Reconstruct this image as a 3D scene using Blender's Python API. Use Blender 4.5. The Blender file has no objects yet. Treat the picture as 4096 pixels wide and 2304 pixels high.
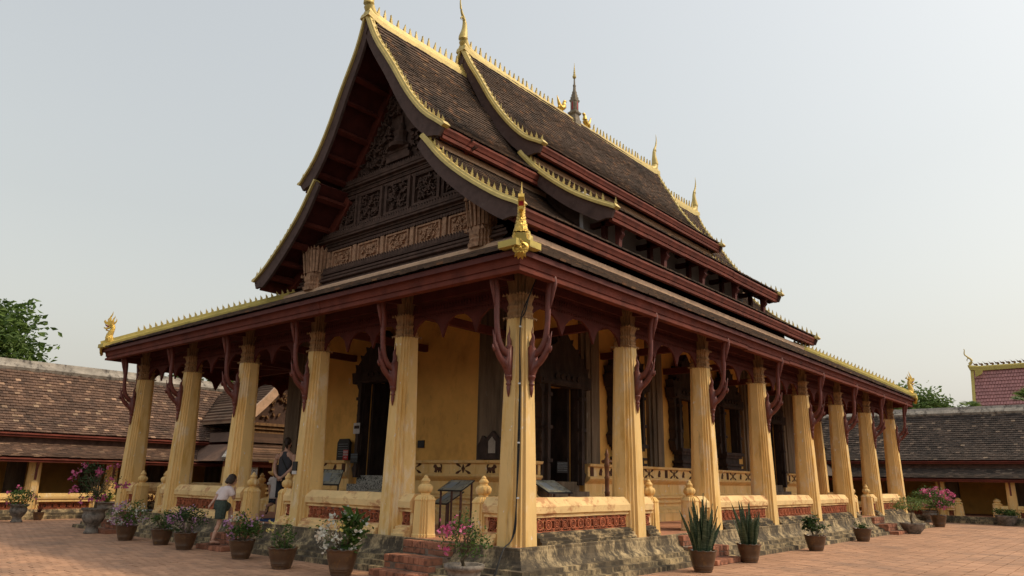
import bpy, math, random
import numpy as np
from mathutils import Vector, Matrix
random.seed(7); rng = np.random.default_rng(7)
scene = bpy.context.scene
COL = scene.collection
R = math.radians

# ---------------------------------------------------------------- camera
CAM = np.array([7.8209, -9.3085, 1.5362]); YAW, PITCH, ROLL, FPX = .711, .2576, .0191, 2899.3
_cy, _sy, _cp, _sp = math.cos(YAW), math.sin(YAW), math.cos(PITCH), math.sin(PITCH)
FWD = np.array([-_sy*_cp, _cy*_cp, _sp]); _r = np.array([_cy, _sy, 0.]); _u = np.cross(_r, FWD)
RIGHT = math.cos(ROLL)*_r + math.sin(ROLL)*_u; UP = -math.sin(ROLL)*_r + math.cos(ROLL)*_u
cd = bpy.data.cameras.new('camera'); cam = bpy.data.objects.new('camera', cd); COL.objects.link(cam)
cd.sensor_width = 36; cd.lens = FPX/4096*36; cd.clip_start = .1; cd.clip_end = 2000
cam.matrix_world = Matrix(((RIGHT[0], UP[0], -FWD[0], CAM[0]), (RIGHT[1], UP[1], -FWD[1], CAM[1]), (RIGHT[2], UP[2], -FWD[2], CAM[2]), (0, 0, 0, 1)))
scene.camera = cam

# ---------------------------------------------------------------- sky, sun, exposure
SUN = Vector((.70, .57, 1.0)).normalized()          # towards the sun
SUN_EL = math.asin(SUN.z); SUN_AZ = math.atan2(SUN.x, SUN.y)
world = bpy.data.worlds.new('World'); scene.world = world; world.use_nodes = True
wn, wl = world.node_tree.nodes, world.node_tree.links
sky = wn.new('ShaderNodeTexSky'); sky.sky_type = 'NISHITA'; sky.sun_disc = False
sky.sun_elevation = SUN_EL; sky.sun_rotation = SUN_AZ
sky.air_density = 2.5; sky.dust_density = 5.0; sky.ozone_density = 1.0; sky.altitude = 150
hsv = wn.new('ShaderNodeHueSaturation'); hsv.inputs['Saturation'].default_value = .40
gam = wn.new('ShaderNodeGamma'); gam.inputs['Gamma'].default_value = .64
bg = wn['Background']; bg.inputs['Strength'].default_value = .125
wl.new(sky.outputs['Color'], hsv.inputs['Color']); wl.new(hsv.outputs['Color'], gam.inputs['Color']); wl.new(gam.outputs['Color'], bg.inputs['Color'])
sd = bpy.data.lights.new('sun', 'SUN'); sd.energy = .95; sd.angle = R(4.0); sd.color = (1.0, .80, .54)
sun = bpy.data.objects.new('sun', sd); COL.objects.link(sun)
sun.rotation_euler = SUN.to_track_quat('Z', 'Y').to_euler(); sun.location = (20, 20, 40)
vs = scene.view_settings; vs.view_transform = 'Standard'; vs.look = 'None'; vs.gamma = 1; vs.exposure = 1.22; vs.use_curve_mapping = False
scene.cycles.max_bounces = 8; scene.cycles.diffuse_bounces = 6; scene.cycles.glossy_bounces = 2; scene.cycles.transparent_max_bounces = 4

def proj(P):
    d = np.asarray(P, float) - CAM; z = np.maximum(d @ FWD, 1e-3)
    return 2048 + FPX*(d @ RIGHT)/z, 1152 - FPX*(d @ UP)/z, d @ FWD

# ---------------------------------------------------------------- materials
def mat(name, col, rough=.85, var=.18, scale=3.0, stretch=(1, 1, 1), bump=.25, bscale=25., isl=0., stains=(), metal=0., spec=.3, ramp=None, coat=0.):
    """procedural paint/stone: noise-varied base, optional stains [(colour, scale, stretch, lo, hi, strength)], per-piece variation"""
    m = bpy.data.materials.new(name); m.use_nodes = True
    n, l = m.node_tree.nodes, m.node_tree.links
    b = n['Principled BSDF']; b.inputs['Roughness'].default_value = rough; b.inputs['Metallic'].default_value = metal
    b.inputs['Specular IOR Level'].default_value = spec; b.inputs['Coat Weight'].default_value = coat
    geo = n.new('ShaderNodeNewGeometry')
    def noise(sc, st, det=4., rgh=.6):
        mp = n.new('ShaderNodeMapping'); mp.inputs['Scale'].default_value = st
        l.new(geo.outputs['Position'], mp.inputs['Vector'])
        t = n.new('ShaderNodeTexNoise'); t.inputs['Scale'].default_value = sc; t.inputs['Detail'].default_value = det; t.inputs['Roughness'].default_value = rgh
        l.new(mp.outputs['Vector'], t.inputs['Vector']); return t.outputs['Fac']
    def mix(f, a, c, kind='MIX'):
        x = n.new('ShaderNodeMix'); x.data_type = 'RGBA'; x.blend_type = kind
        for s, v in ((x.inputs[0], f), (x.inputs[6], a), (x.inputs[7], c)):
            if hasattr(v, 'is_output'): l.new(v, s)
            elif isinstance(v, (int, float)): s.default_value = v
            else: s.default_value = (*v[:3], 1)
        return x.outputs[2]
    def rng_(v, a, c):
        x = n.new('ShaderNodeMapRange'); x.inputs[1].default_value = a; x.inputs[2].default_value = c; l.new(v, x.inputs[0]); return x.outputs[0]
    c = np.array(col[:3])
    out = mix(rng_(noise(scale, stretch), .3, .7), tuple(np.clip(c*(1-var), 0, 1)), tuple(np.clip(c*(1+var), 0, 1)))
    if isl or ramp:
        oi = n.new('ShaderNodeObjectInfo')
        ad = n.new('ShaderNodeMath'); ad.operation = 'ADD'; l.new(geo.outputs['Random Per Island'], ad.inputs[0]); l.new(oi.outputs['Random'], ad.inputs[1])
        fr = n.new('ShaderNodeMath'); fr.operation = 'FRACT'; l.new(ad.outputs[0], fr.inputs[0])
        if ramp:
            cr = n.new('ShaderNodeValToRGB'); cr.color_ramp.interpolation = 'LINEAR'
            e = cr.color_ramp.elements
            while len(e) < len(ramp): e.new(.5)
            for k, (p, cc) in enumerate(ramp): e[k].position = p; e[k].color = (*cc, 1)
            l.new(fr.outputs[0], cr.inputs[0]); out = mix(.8, out, cr.outputs[0])
        if isl:
            sc_ = n.new('ShaderNodeMath'); sc_.operation = 'MULTIPLY'; sc_.inputs[1].default_value = 7.31; l.new(fr.outputs[0], sc_.inputs[0])
            f2 = n.new('ShaderNodeMath'); f2.operation = 'FRACT'; l.new(sc_.outputs[0], f2.inputs[0])
            mr = n.new('ShaderNodeMapRange'); mr.inputs[3].default_value = 1-isl; mr.inputs[4].default_value = 1+isl; l.new(f2.outputs[0], mr.inputs[0])
            cv = n.new('ShaderNodeCombineColor'); [l.new(mr.outputs[0], cv.inputs[k]) for k in range(3)]
            out = mix(1.0, out, cv.outputs[0], 'MULTIPLY')
    for (sc2, ssc, sst, lo, hi, stg) in stains:
        f = rng_(noise(ssc, sst, 6., .68), lo, hi)
        mu = n.new('ShaderNodeMath'); mu.operation = 'MULTIPLY'; mu.inputs[1].default_value = stg; mu.use_clamp = True; l.new(f, mu.inputs[0])
        out = mix(mu.outputs[0], out, sc2)
    l.new(out, b.inputs['Base Color'])
    if bump:
        bp = n.new('ShaderNodeBump'); bp.inputs['Strength'].default_value = bump; bp.inputs['Distance'].default_value = .02
        l.new(noise(bscale, stretch, 5., .65), bp.inputs['Height']); l.new(bp.outputs['Normal'], b.inputs['Normal'])
    return m

ST = (1, 1, .12)
M = dict(
 yellow=mat('yellow_limewash', (.79, .535, .22), var=.10, scale=2.2, stretch=(1, 1, .5), bump=.15, isl=.07,
   stains=[((.82, .69, .50), 2.0, (1, 1, .5), .56, .66, .6), ((.62, .34, .07), 4, (1, 1, .2), .53, .66, .7), ((.26, .18, .10), 9, (1, 1, .1), .58, .72, .65), ((.80, .74, .66), 7, (1, 1, .6), .64, .67, .8), ((.45, .36, .25), 16, (1, 1, .5), .65, .69, .6)]),
 yellow_wall=mat('yellow_wall', (.76, .42, .11), var=.16, scale=1.1, bump=.2, bscale=12,
   stains=[((.36, .18, .05), 1.3, (1, 1, .6), .52, .72, .6), ((.13, .08, .04), 3.0, (1, 1, .5), .62, .78, .6), ((.70, .58, .40), 2.0, (1, 1, .8), .66, .70, .5)]),
 pilaster=mat('stained_pilaster', (.20, .145, .095), var=.4, scale=2.5, stretch=(1, 1, .2), bump=.35,
   stains=[((.04, .03, .022), 3.5, ST, .42, .7, .8), ((.40, .35, .28), 5, (1, 1, .3), .62, .72, .6)]),
 capital=mat('capital_plaster', (.34, .19, .085), var=.3, scale=9, bump=.3, stains=[((.10, .05, .03), 14, (1, 1, .4), .5, .7, .6)]),
 lotus=mat('lotus_wood', (.24, .135, .062), var=.35, scale=10, stretch=(1, 1, .2), bump=.35, stains=[((.06, .03, .02), 12, ST, .5, .7, .6)]),
 red=mat('oxblood_wood', (.15, .036, .022), rough=.75, var=.25, scale=2.5, stretch=(1, 1, 1), bump=.2, bscale=18, spec=.2, isl=.12,
   stains=[((.24, .09, .06), 5, (1, 1, 1), .66, .80, .35), ((.05, .014, .011), 2.2, (1, 1, 1), .5, .72, .7)]),
 valance=mat('valance_red', (.095, .022, .016), rough=.75, var=.3, scale=4, bump=.3, bscale=40, spec=.2),
 red_soffit=mat('red_soffit', (.10, .023, .017), rough=.7, var=.25, scale=3, bump=.15),
 bracket=mat('bracket_red', (.16, .042, .03), rough=.5, var=.25, scale=9, bump=.3, bscale=30, spec=.5),
 darkwood=mat('weathered_dark_wood', (.095, .055, .041), var=.35, scale=5, bump=.45, bscale=30, stains=[((.15, .11, .085), 7, (1, 1, .5), .6, .75, .5)]),
 board=mat('bargeboard_wood', (.10, .06, .05), var=.3, scale=3, bump=.35, bscale=30, stains=[((.19, .14, .12), 4, (1, 1, 1), .58, .75, .5), ((.03, .02, .018), 3, (1, 1, 1), .55, .7, .6)]),
 tanwood=mat('tan_carving', (.44, .25, .15), var=.3, scale=8, bump=.5, bscale=40, stains=[((.16, .08, .045), 12, (1, 1, 1), .52, .66, .7), ((.45, .4, .32), 16, (1, 1, 1), .66, .72, .5)]),
 gold=mat('gold_paint', (.62, .46, .14), rough=.48, var=.14, scale=5, bump=.25, bscale=30, metal=.12, spec=.5, stains=[((.34, .22, .06), 6, (1, 1, 1), .58, .72, .5)]),
 goldleaf=mat('gold_leaf', (.74, .48, .10), rough=.32, var=.2, scale=14, bump=.5, bscale=60, metal=.55, spec=.5),
 pale_gold=mat('faded_yellow_coping', (.54, .42, .115), rough=.7, var=.18, scale=4, bump=.25, stains=[((.20, .15, .06), 9, (1, 1, 1), .56, .7, .65)]),
 salmon=mat('salmon_coping', (.66, .43, .28), var=.16, scale=4, bump=.2, stains=[((.25, .15, .09), 6, (1, 1, 1), .57, .75, .5)]),
 tile=mat('roof_tile', (.105, .068, .047), rough=.9, var=.35, scale=1.3, bump=.4, bscale=60, isl=.14,
   ramp=[(0, (.088, .058, .042)), (.6, (.112, .072, .05)), (.9, (.14, .085, .055)), (.96, (.26, .125, .06)), (1, (.32, .20, .11))], stains=[((.022, .018, .016), .9, (1, 1, 1), .5, .66, .75)]),
 tile_left=mat('roof_tile_warm', (.165, .10, .07), rough=.9, var=.3, scale=.8, bump=.4, bscale=60, isl=.25,
   ramp=[(0, (.11, .068, .05)), (.5, (.15, .09, .063)), (.90, (.19, .112, .075)), (.95, (.40, .25, .16)), (1, (.46, .32, .21))], stains=[((.045, .034, .028), .7, (1, 1, 1), .5, .68, .6)]),
 tile_right=mat('roof_tile_grey', (.085, .062, .05), rough=.9, var=.3, scale=.8, bump=.4, bscale=60, isl=.25,
   ramp=[(0, (.052, .042, .035)), (.6, (.088, .066, .053)), (.93, (.12, .088, .068)), (.965, (.29, .21, .15)), (1, (.36, .27, .19))], stains=[((.034, .03, .028), .7, (1, 1, 1), .5, .68, .6)]),
 pinktile=mat('pink_glazed_tile', (.42, .19, .175), rough=.5, var=.1, scale=1, bump=.05, isl=.12),
 plinth=mat('mouldy_plinth', (.50, .38, .21), var=.2, scale=3, bump=.14, bscale=30,
   stains=[((.055, .042, .03), 2.2, (1, 1, .8), .40, .55, .88), ((.045, .036, .026), 8, (1, 1, .45), .46, .60, .85), ((.05, .04, .028), 24, (1, 1, .5), .52, .64, .7), ((.62, .47, .26), 10, (1, 1, .35), .62, .70, .65)]),
 sill=mat('mouldy_sill', (.50, .37, .20), var=.25, scale=3, bump=.2, bscale=26, stains=[((.03, .024, .018), 3, (1, 1, 2), .38, .52, .94), ((.04, .03, .02), 14, (1, 1, 1), .48, .62, .8)]),
 worn_rail=mat('worn_yellow_rail', (.78, .55, .26), var=.12, scale=3, bump=.25, stains=[((.46, .20, .09), 2.6, (1, 1, 1.5), .52, .60, .75), ((.16, .10, .05), 9, (1, 1, 1), .62, .74, .6)]),
 lattice=mat('terracotta_lattice', (.40, .125, .06), var=.25, scale=6, bump=.35, isl=.35, stains=[((.09, .03, .02), 8, (1, 1, 1), .5, .66, .7)]),
 brick=mat('red_brick', (.34, .145, .085), var=.3, scale=7, bump=.5, bscale=40, isl=.3, stains=[((.06, .035, .028), 6, (1, 1, 1), .52, .66, .8), ((.34, .28, .22), 9, (1, 1, 1), .66, .74, .4)]),
 mortar=mat('mortar', (.22, .16, .12), var=.3, scale=9, bump=.5),
 paver=mat('terracotta_paver', (.47, .265, .16), rough=.9, var=.16, scale=.55, bump=.35, bscale=35, isl=.14,
   stains=[((.20, .14, .105), .45, (1, 1, 1), .50, .68, .65), ((.15, .115, .085), 2.6, (1, 1, 1), .56, .70, .55), ((.46, .30, .20), 1.2, (1, 1, 1), .62, .75, .35)]),
 grout=mat('paving_bed', (.06, .042, .03), var=.3, scale=4, bump=.4),
 floor=mat('veranda_floor', (.44, .21, .125), rough=.75, var=.2, scale=2, bump=.1),
 dark=mat('interior_shade_black', (.012, .010, .009), bump=0),  # near-black colour standing in for the shade inside the hall
 door=mat('charred_door_wood', (.045, .03, .024), var=.5, scale=6, stretch=(1, 1, .3), bump=.5, bscale=30, stains=[((.16, .10, .06), 7, (1, 1, .4), .60, .74, .5)]),
 paint_brown=mat('brown_frieze_paint', (.085, .035, .018), var=.3, scale=10, bump=.2),
 white=mat('white_plaster', (.55, .52, .50), var=.12, scale=2, bump=.15, stains=[((.2, .17, .15), 2, ST, .58, .75, .5)]),
 terrazzo=mat('terrazzo', (.40, .38, .33), var=.25, scale=8, bump=.1, stains=[((.04, .04, .04), 28, (1, 1, 1), .50, .56, .95)]),
 steel=mat('grey_lead_cap', (.30, .29, .27), var=.3, scale=6, bump=.25),
 concrete=mat('ridge_mortar', (.34, .30, .25), var=.3, scale=3, bump=.5, bscale=18, stains=[((.06, .05, .045), 5, (1, 1, .4), .50, .64, .85)]),
 spire=mat('spire_stucco', (.24, .20, .15), var=.3, scale=9, bump=.4, bscale=40),
 pot=mat('brown_glazed_pot', (.075, .037, .017), rough=.38, var=.25, scale=8, bump=.12, coat=.25, spec=.5, stains=[((.15, .075, .02), 11, (1, 1, 1), .56, .62, .55), ((.04, .022, .014), 4, (1, 1, 1), .55, .7, .5)]),
 stonepot=mat('mossy_stone_pot', (.21, .18, .15), var=.35, scale=9, bump=.6, bscale=30, stains=[((.045, .04, .033), 6, (1, 1, 1), .48, .64, .8)]),
 soil=mat('soil', (.05, .035, .025), var=.3, scale=30, bump=.5),
 bark=mat('bark', (.10, .075, .055), var=.35, scale=12, stretch=(1, 1, .3), bump=.6, bscale=30),
 stem=mat('stem', (.12, .09, .055), var=.3, scale=20, bump=.3),
 black_metal=mat('black_metal', (.02, .018, .017), rough=.5, var=.2, bump=.05),
 rust=mat('brown_metal', (.10, .045, .03), rough=.6, var=.25, scale=15, bump=.1),
 plate=mat('panel_sheet', (.30, .29, .225), rough=.25, var=.25, scale=5, bump=.0, spec=.6, stains=[((.06, .065, .06), 6, (3, 1, 1), .52, .60, .7)]),
 paper=mat('white_paper', (.62, .62, .60), var=.05, bump=.0),
 ink=mat('grey_ink', (.22, .24, .25), var=.1, bump=0),
 cable=mat('black_cable', (.012, .012, .012), rough=.5, bump=0),
 mat_blue=mat('blue_mat', (.015, .05, .14), var=.3, scale=30, bump=.4),
 postwood=mat('turned_wood', (.17, .07, .03), rough=.45, var=.3, scale=8, stretch=(1, 1, .3), bump=.15, coat=.1),
 redsign=mat('red_sign', (.42, .035, .03), var=.05, bump=0),
 maroon=mat('maroon_paint', (.33, .02, .02), rough=.4, bump=0),
 skin=mat('skin', (.50, .29, .205), rough=.55, var=.06, scale=6, bump=.05, spec=.4),
 hair=mat('brown_hair', (.035, .02, .013), rough=.5, var=.4, scale=30, stretch=(1, 1, .2), bump=.6, bscale=60),
 hair2=mat('light_brown_hair', (.10, .062, .036), rough=.5, var=.4, scale=30, stretch=(1, 1, .2), bump=.6, bscale=60),
 shirt=mat('off_white_cotton', (.60, .55, .51), rough=.95, var=.06, scale=10, bump=.5, bscale=14),
 shirt2=mat('pink_white_cotton', (.66, .55, .53), rough=.95, var=.06, scale=10, bump=.5, bscale=14),
 tank=mat('charcoal_cotton', (.055, .057, .066), rough=.95, var=.12, scale=10, bump=.4, bscale=14),
 shorts=mat('green_check_cloth', (.045, .06, .048), rough=.95, var=.3, scale=18, bump=.4, stains=[((.10, .13, .10), 26, (1, 1, 2.5), .55, .60, .6), ((.02, .10, .06), 9, (1, 1, 3), .6, .68, .5)]),
 shorts2=mat('patterned_dark_cloth', (.035, .04, .055), rough=.95, var=.3, scale=14, bump=.3, stains=[((.22, .23, .25), 17, (1, 1, 1), .56, .60, .7)]),
 trousers=mat('dark_trousers', (.03, .032, .038), rough=.95, var=.2, bump=.3),
)
def leafmat(name, a, b, trans=.25):
    m = bpy.data.materials.new(name); m.use_nodes = True; n, l = m.node_tree.nodes, m.node_tree.links
    p = n['Principled BSDF']; p.inputs['Roughness'].default_value = .55; p.inputs['Specular IOR Level'].default_value = .35
    g = n.new('ShaderNodeNewGeometry'); cr = n.new('ShaderNodeValToRGB')
    cr.color_ramp.elements[0].color = (*a, 1); cr.color_ramp.elements[1].color = (*b, 1)
    l.new(g.outputs['Random Per Island'], cr.inputs[0]); l.new(cr.outputs[0], p.inputs['Base Color'])
    t = n.new('ShaderNodeBsdfTranslucent'); l.new(cr.outputs[0], t.inputs['Color'])
    mx = n.new('ShaderNodeMixShader'); mx.inputs[0].default_value = trans
    l.new(p.outputs[0], mx.inputs[1]); l.new(t.outputs[0], mx.inputs[2]); l.new(mx.outputs[0], n['Material Output'].inputs['Surface'])
    return m
M.update(leaf=leafmat('leaf_green', (.03, .065, .012), (.10, .17, .03)), leaf_dark=leafmat('leaf_dark', (.018, .042, .012), (.05, .095, .022)),
 leaf_lime=leafmat('leaf_lime', (.10, .15, .02), (.26, .30, .05)), leaf_tree=leafmat('leaf_tree', (.045, .09, .018), (.16, .24, .05)),
 leaf_far=leafmat('leaf_far', (.08, .14, .03), (.22, .30, .09)), leaf_red=leafmat('leaf_red', (.08, .03, .03), (.14, .05, .04)),
 pink=leafmat('petal_pink', (.50, .08, .20), (.72, .20, .38), .35), lilac=leafmat('petal_lilac', (.40, .17, .36), (.62, .36, .56), .35),
 petal_white=leafmat('petal_white', (.58, .58, .48), (.75, .75, .68), .3), petal_yellow=leafmat('petal_yellow', (.65, .5, .12), (.78, .7, .3), .3),
 snake=None)
def snakemat():
    m = mat('snake_plant_leaf', (.035, .06, .03), rough=.45, var=.2, scale=4, bump=.1, isl=.2, stains=[((.13, .16, .09), 16, (.6, .6, 3.2), .50, .58, .65)])
    return m
M['snake'] = snakemat()

# ---------------------------------------------------------------- mesh helpers
class MB:
    def __init__(s): s.v = []; s.f = []
    def add(s, v, f):
        o = len(s.v); s.v.extend([tuple(map(float, p)) for p in v]); s.f.extend([tuple(i+o for i in q) for q in f]); return s
    def box(s, x0, x1, y0, y1, z0, z1):
        return s.add([(x0, y0, z0), (x1, y0, z0), (x1, y1, z0), (x0, y1, z0), (x0, y0, z1), (x1, y0, z1), (x1, y1, z1), (x0, y1, z1)],
                     [(0, 3, 2, 1), (4, 5, 6, 7), (0, 1, 5, 4), (1, 2, 6, 5), (2, 3, 7, 6), (3, 0, 4, 7)])
    def beam(s, p, q, w, h, up=(0, 0, 1)):
        p, q = Vector(p), Vector(q); d = (q-p).normalized(); sd = d.cross(Vector(up)).normalized(); u = sd.cross(d)
        c = [(-w/2, -h/2), (w/2, -h/2), (w/2, h/2), (-w/2, h/2)]
        return s.add([e+sd*a+u*b for e in (p, q) for a, b in c], [(3, 2, 1, 0), (4, 5, 6, 7), (0, 1, 5, 4), (1, 2, 6, 5), (2, 3, 7, 6), (3, 0, 4, 7)])
    def poly(s, pts, th, f):
        """outline pts (a,b) given thickness th; f(a,b,c)->xyz"""
        n = len(pts)
        return s.add([f(a, b, -th/2) for a, b in pts]+[f(a, b, th/2) for a, b in pts],
                     [tuple(range(n-1, -1, -1)), tuple(range(n, 2*n))]+[(i, (i+1) % n, n+(i+1) % n, n+i) for i in range(n)])
    def loft(s, rings, cap=True, close=True):
        n = len(rings[0]); o = []
        for k in range(len(rings)-1):
            for i in range(n if close else n-1): j = (i+1) % n; o.append((k*n+i, k*n+j, (k+1)*n+j, (k+1)*n+i))
        if cap: o.append(tuple(range(n-1, -1, -1))); o.append(tuple(range((len(rings)-1)*n, len(rings)*n)))
        return s.add([p for r in rings for p in r], o)
    def lathe(s, prof, n=16, c=(0, 0, 0), flute=0, nf=8, cap=True):
        return s.loft([[(c[0]+(r*(1+flute*abs(math.cos(nf/2*t))) if flute else r)*math.cos(t), c[1]+(r*(1+flute*abs(math.cos(nf/2*t))) if flute else r)*math.sin(t), c[2]+z)
                        for t in [2*math.pi*i/n for i in range(n)]] for r, z in prof], cap)
    def tube(s, path, rad, n=8, flat=1.0, side=None):
        """swept tube through points; rad per point; flat squashes along `side`"""
        P = [Vector(p) for p in path]; rings = []
        sv = Vector(side).normalized() if side else None
        for i, p in enumerate(P):
            t = (P[min(i+1, len(P)-1)]-P[max(i-1, 0)]).normalized()
            a = sv if sv else (t.cross(Vector((0, 0, 1))) if abs(t.z) < .95 else t.cross(Vector((1, 0, 0)))).normalized()
            b = t.cross(a).normalized(); a = b.cross(t).normalized(); r = rad[i] if hasattr(rad, '__len__') else rad
            rings.append([p+a*(r*flat*math.cos(2*math.pi*k/n))+b*(r*math.sin(2*math.pi*k/n)) for k in range(n)])
        return s.loft(rings)
    def mesh(s, name, m, smooth=False):
        me = bpy.data.meshes.new(name); me.from_pydata(s.v, [], s.f); me.materials.append(m)
        if smooth: me.polygons.foreach_set('use_smooth', [True]*len(me.polygons))
        me.update(); return me
    def build(s, name, m, parent=None, smooth=False): return link(name, s.mesh(name, m, smooth), parent)

FLAT = set()
def link(name, me, parent=None, mw=None):
    o = bpy.data.objects.new(name, me); COL.objects.link(o)
    if parent is not None:
        o.parent = parent
        if parent.name in FLAT: o.matrix_parent_inverse = Matrix.Translation(-Vector(parent.location))
    if mw is not None: o.matrix_basis = mw
    return o
def tag(o, label=None, cat=None, group=None, kind=None):
    for k, v in (('label', label), ('category', cat), ('group', group), ('kind', kind)):
        if v: o[k] = v
    return o
def root(name, loc, label, cat, group=None, flat=True):
    """Empty at a thing's base; flat: children are given in world coordinates"""
    o = bpy.data.objects.new(name, None); COL.objects.link(o); o.location = loc; o.empty_display_size = .2
    if flat: FLAT.add(o.name)
    return tag(o, label, cat, group)
def copy_tree(o, parent=None, mw=None):
    c = o.copy(); COL.objects.link(c)
    if parent is not None: c.parent = parent
    if mw is not None: c.matrix_basis = mw
    for ch in o.children: copy_tree(ch, c)
    return c
def T(x, y, z): return Matrix.Translation((x, y, z))
def RZ(a): return Matrix.Rotation(a, 4, 'Z')
def np_mesh(name, V, F, m, smooth=False):
    """V (N,3), F (K,4) quads"""
    me = bpy.data.meshes.new(name); V = np.ascontiguousarray(V, np.float32); F = np.ascontiguousarray(F, np.int32)
    me.vertices.add(len(V)); me.vertices.foreach_set('co', V.ravel()); k = F.shape[1]
    me.loops.add(F.size); me.loops.foreach_set('vertex_index', F.ravel())
    me.polygons.add(len(F)); me.polygons.foreach_set('loop_start', np.arange(0, F.size, k, dtype=np.int32))
    me.polygons.foreach_set('loop_total', np.full(len(F), k, np.int32))
    me.polygons.foreach_set('use_smooth', np.full(len(F), bool(smooth)))
    me.update(calc_edges=True); me.materials.append(m); return me
def smooth_pts(pts, n):
    """Catmull-Rom resample of 2-d/3-d points"""
    P = np.array(pts, float); P = np.vstack([2*P[0]-P[1], P, 2*P[-1]-P[-2]]); out = []
    m = len(P)-3
    for i in range(m):
        for t in np.linspace(0, 1, n, endpoint=(i == m-1)):
            a, b, c, d = P[i:i+4]
            out.append(.5*((2*b)+(-a+c)*t+(2*a-5*b+4*c-d)*t*t+(-a+3*b-3*c+d)*t**3))
    return np.array(out)

# ---- tiles: oriented slabs
BOXV = np.array([(-1, -1, -1), (1, -1, -1), (1, 1, -1), (-1, 1, -1), (-1, -1, 1), (1, -1, 1), (1, 1, 1), (-1, 1, 1)], float)
BOXF = np.array([(4, 5, 6, 7), (0, 1, 5, 4), (1, 2, 6, 5), (2, 3, 7, 6), (3, 0, 4, 7)])
def slabs_mesh(name, C, Rm, half, m):
    V = C[:, None, :] + np.einsum('nij,kj->nki', Rm, BOXV*np.array(half))
    F = BOXF[None]+8*np.arange(len(C))[:, None, None]
    return np_mesh(name, V.reshape(-1, 3), F.reshape(-1, 4), m)
def slab_area(C, Rm, half):
    q = BOXV[4:8]*np.array(half); V = C[:, None, :]+np.einsum('nij,kj->nki', Rm, q)
    x, y, z = proj(V.reshape(-1, 3)); x = x.reshape(-1, 4); y = y.reshape(-1, 4); z = z.reshape(-1, 4)
    A = .5*np.abs((x[:, 2]-x[:, 0])*(y[:, 3]-y[:, 1])-(x[:, 3]-x[:, 1])*(y[:, 2]-y[:, 0]))
    face = np.einsum('ni,ni->n', Rm[:, :, 2], CAM-C) > 0
    vis = face & (z.min(1) > .5) & (x.min(1) > 0) & (x.max(1) < 4096) & (y.min(1) > 0) & (y.max(1) < 2304)
    return np.where(vis, A, 0)
def tile_field(O, U, Tv, prof, ext, e=.15, w=.17, L=.22, lift=.05):
    """rows of tiles on a curved slope. prof: (u,z) top->bottom, ext(f)->(t0,t1), f in 0..1 by arc length"""
    O, U, Tv = (np.array(q, float) for q in (O, U, Tv)); Z = np.array((0, 0, 1.))
    P = smooth_pts(prof, 8); seg = np.linalg.norm(np.diff(P, axis=0), axis=1); s = np.concatenate([[0], np.cumsum(seg)]); tot = s[-1]
    Cs, Rs = [], []
    rows = int(tot/e)
    for i in range(rows+1):
        ss = tot-i*e-L/2+.03
        if ss < 0: break
        u, z = np.interp(ss, s, P[:, 0]), np.interp(ss, s, P[:, 1])
        u2, z2 = np.interp(min(ss+.08, tot), s, P[:, 0]), np.interp(min(ss+.08, tot), s, P[:, 1])
        u1, z1 = np.interp(max(ss-.08, 0), s, P[:, 0]), np.interp(max(ss-.08, 0), s, P[:, 1])
        d = (U*(u2-u1)+Z*(z2-z1)); d /= np.linalg.norm(d); nrm = np.cross(Tv, d)
        if nrm[2] < 0: nrm = -nrm
        d2 = d*math.cos(.2)+nrm*math.sin(.2)
        t0, t1 = ext(ss/tot); t = np.arange(t0+w/2+(w/2 if i % 2 else 0), t1-w*.3, w)
        if not len(t): continue
        k = len(t); yaw = rng.normal(0, .012, k); off = rng.normal(0, .003, k)
        C = O+U*u+Z*z+Tv*t[:, None]+nrm*(lift+off)[:, None]+d*rng.normal(0, .006, k)[:, None]
        a = Tv[None]*np.cos(yaw)[:, None]+d2[None]*np.sin(yaw)[:, None]; b = d2[None]*np.cos(yaw)[:, None]-Tv[None]*np.sin(yaw)[:, None]
        nn = np.cross(a, b); flip = np.sign(nn @ nrm); a = a*flip[:, None]; nn = nn*flip[:, None]
        Cs.append(C); Rs.append(np.stack([a, b, nn], axis=2))
    return np.concatenate(Cs), np.concatenate(Rs)
def place_pieces(name, C, Rm, half, m, parent, count, bulk_parent, bulk_name):
    """the `count` pieces that show largest become objects, the rest one joined part"""
    A = slab_area(C, Rm, half); order = np.argsort(-A); big = order[:count]; big = big[A[big] > 0]
    rest = np.ones(len(C), bool); rest[big] = False
    me = bpy.data.meshes.new(name)
    me.from_pydata((BOXV*np.array(half)).tolist(), [], BOXF.tolist()); me.materials.append(m)
    for i in big:
        mw = Matrix(np.vstack([np.hstack([Rm[i], C[i][:, None]]), [0, 0, 0, 1]]).tolist())
        link(name, me, parent[i] if isinstance(parent, (list, np.ndarray)) else parent, mw)
    if rest.any(): tag(link(bulk_name, slabs_mesh(bulk_name, C[rest], Rm[rest], half, m), bulk_parent), kind='stuff')

# ---- shared ornaments
FLAME = [(-.045, 0), (.05, 0), (.065, .07), (.10, .10), (.06, .13), (.085, .19), (.045, .19), (.05, .26), (.02, .33), (0, .42), (-.015, .30), (-.05, .27), (-.035, .21), (-.085, .19), (-.05, .14), (-.09, .08)]
def flame_mesh(h, mt, name='crest_flame'):
    k = h/.42; return MB().poly([(a*k, b*k) for a, b in FLAME], .045*k*2, lambda a, b, c: (a, c, b)).mesh(name, mt)
def frame_mat(p, along, up):
    """matrix with local x along, z near up"""
    x = Vector(along).normalized(); y = Vector(up).cross(x).normalized(); z = x.cross(y)
    return Matrix(((x.x, y.x, z.x, p[0]), (x.y, y.y, z.y, p[1]), (x.z, y.z, z.z, p[2]), (0, 0, 0, 1)))

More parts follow.
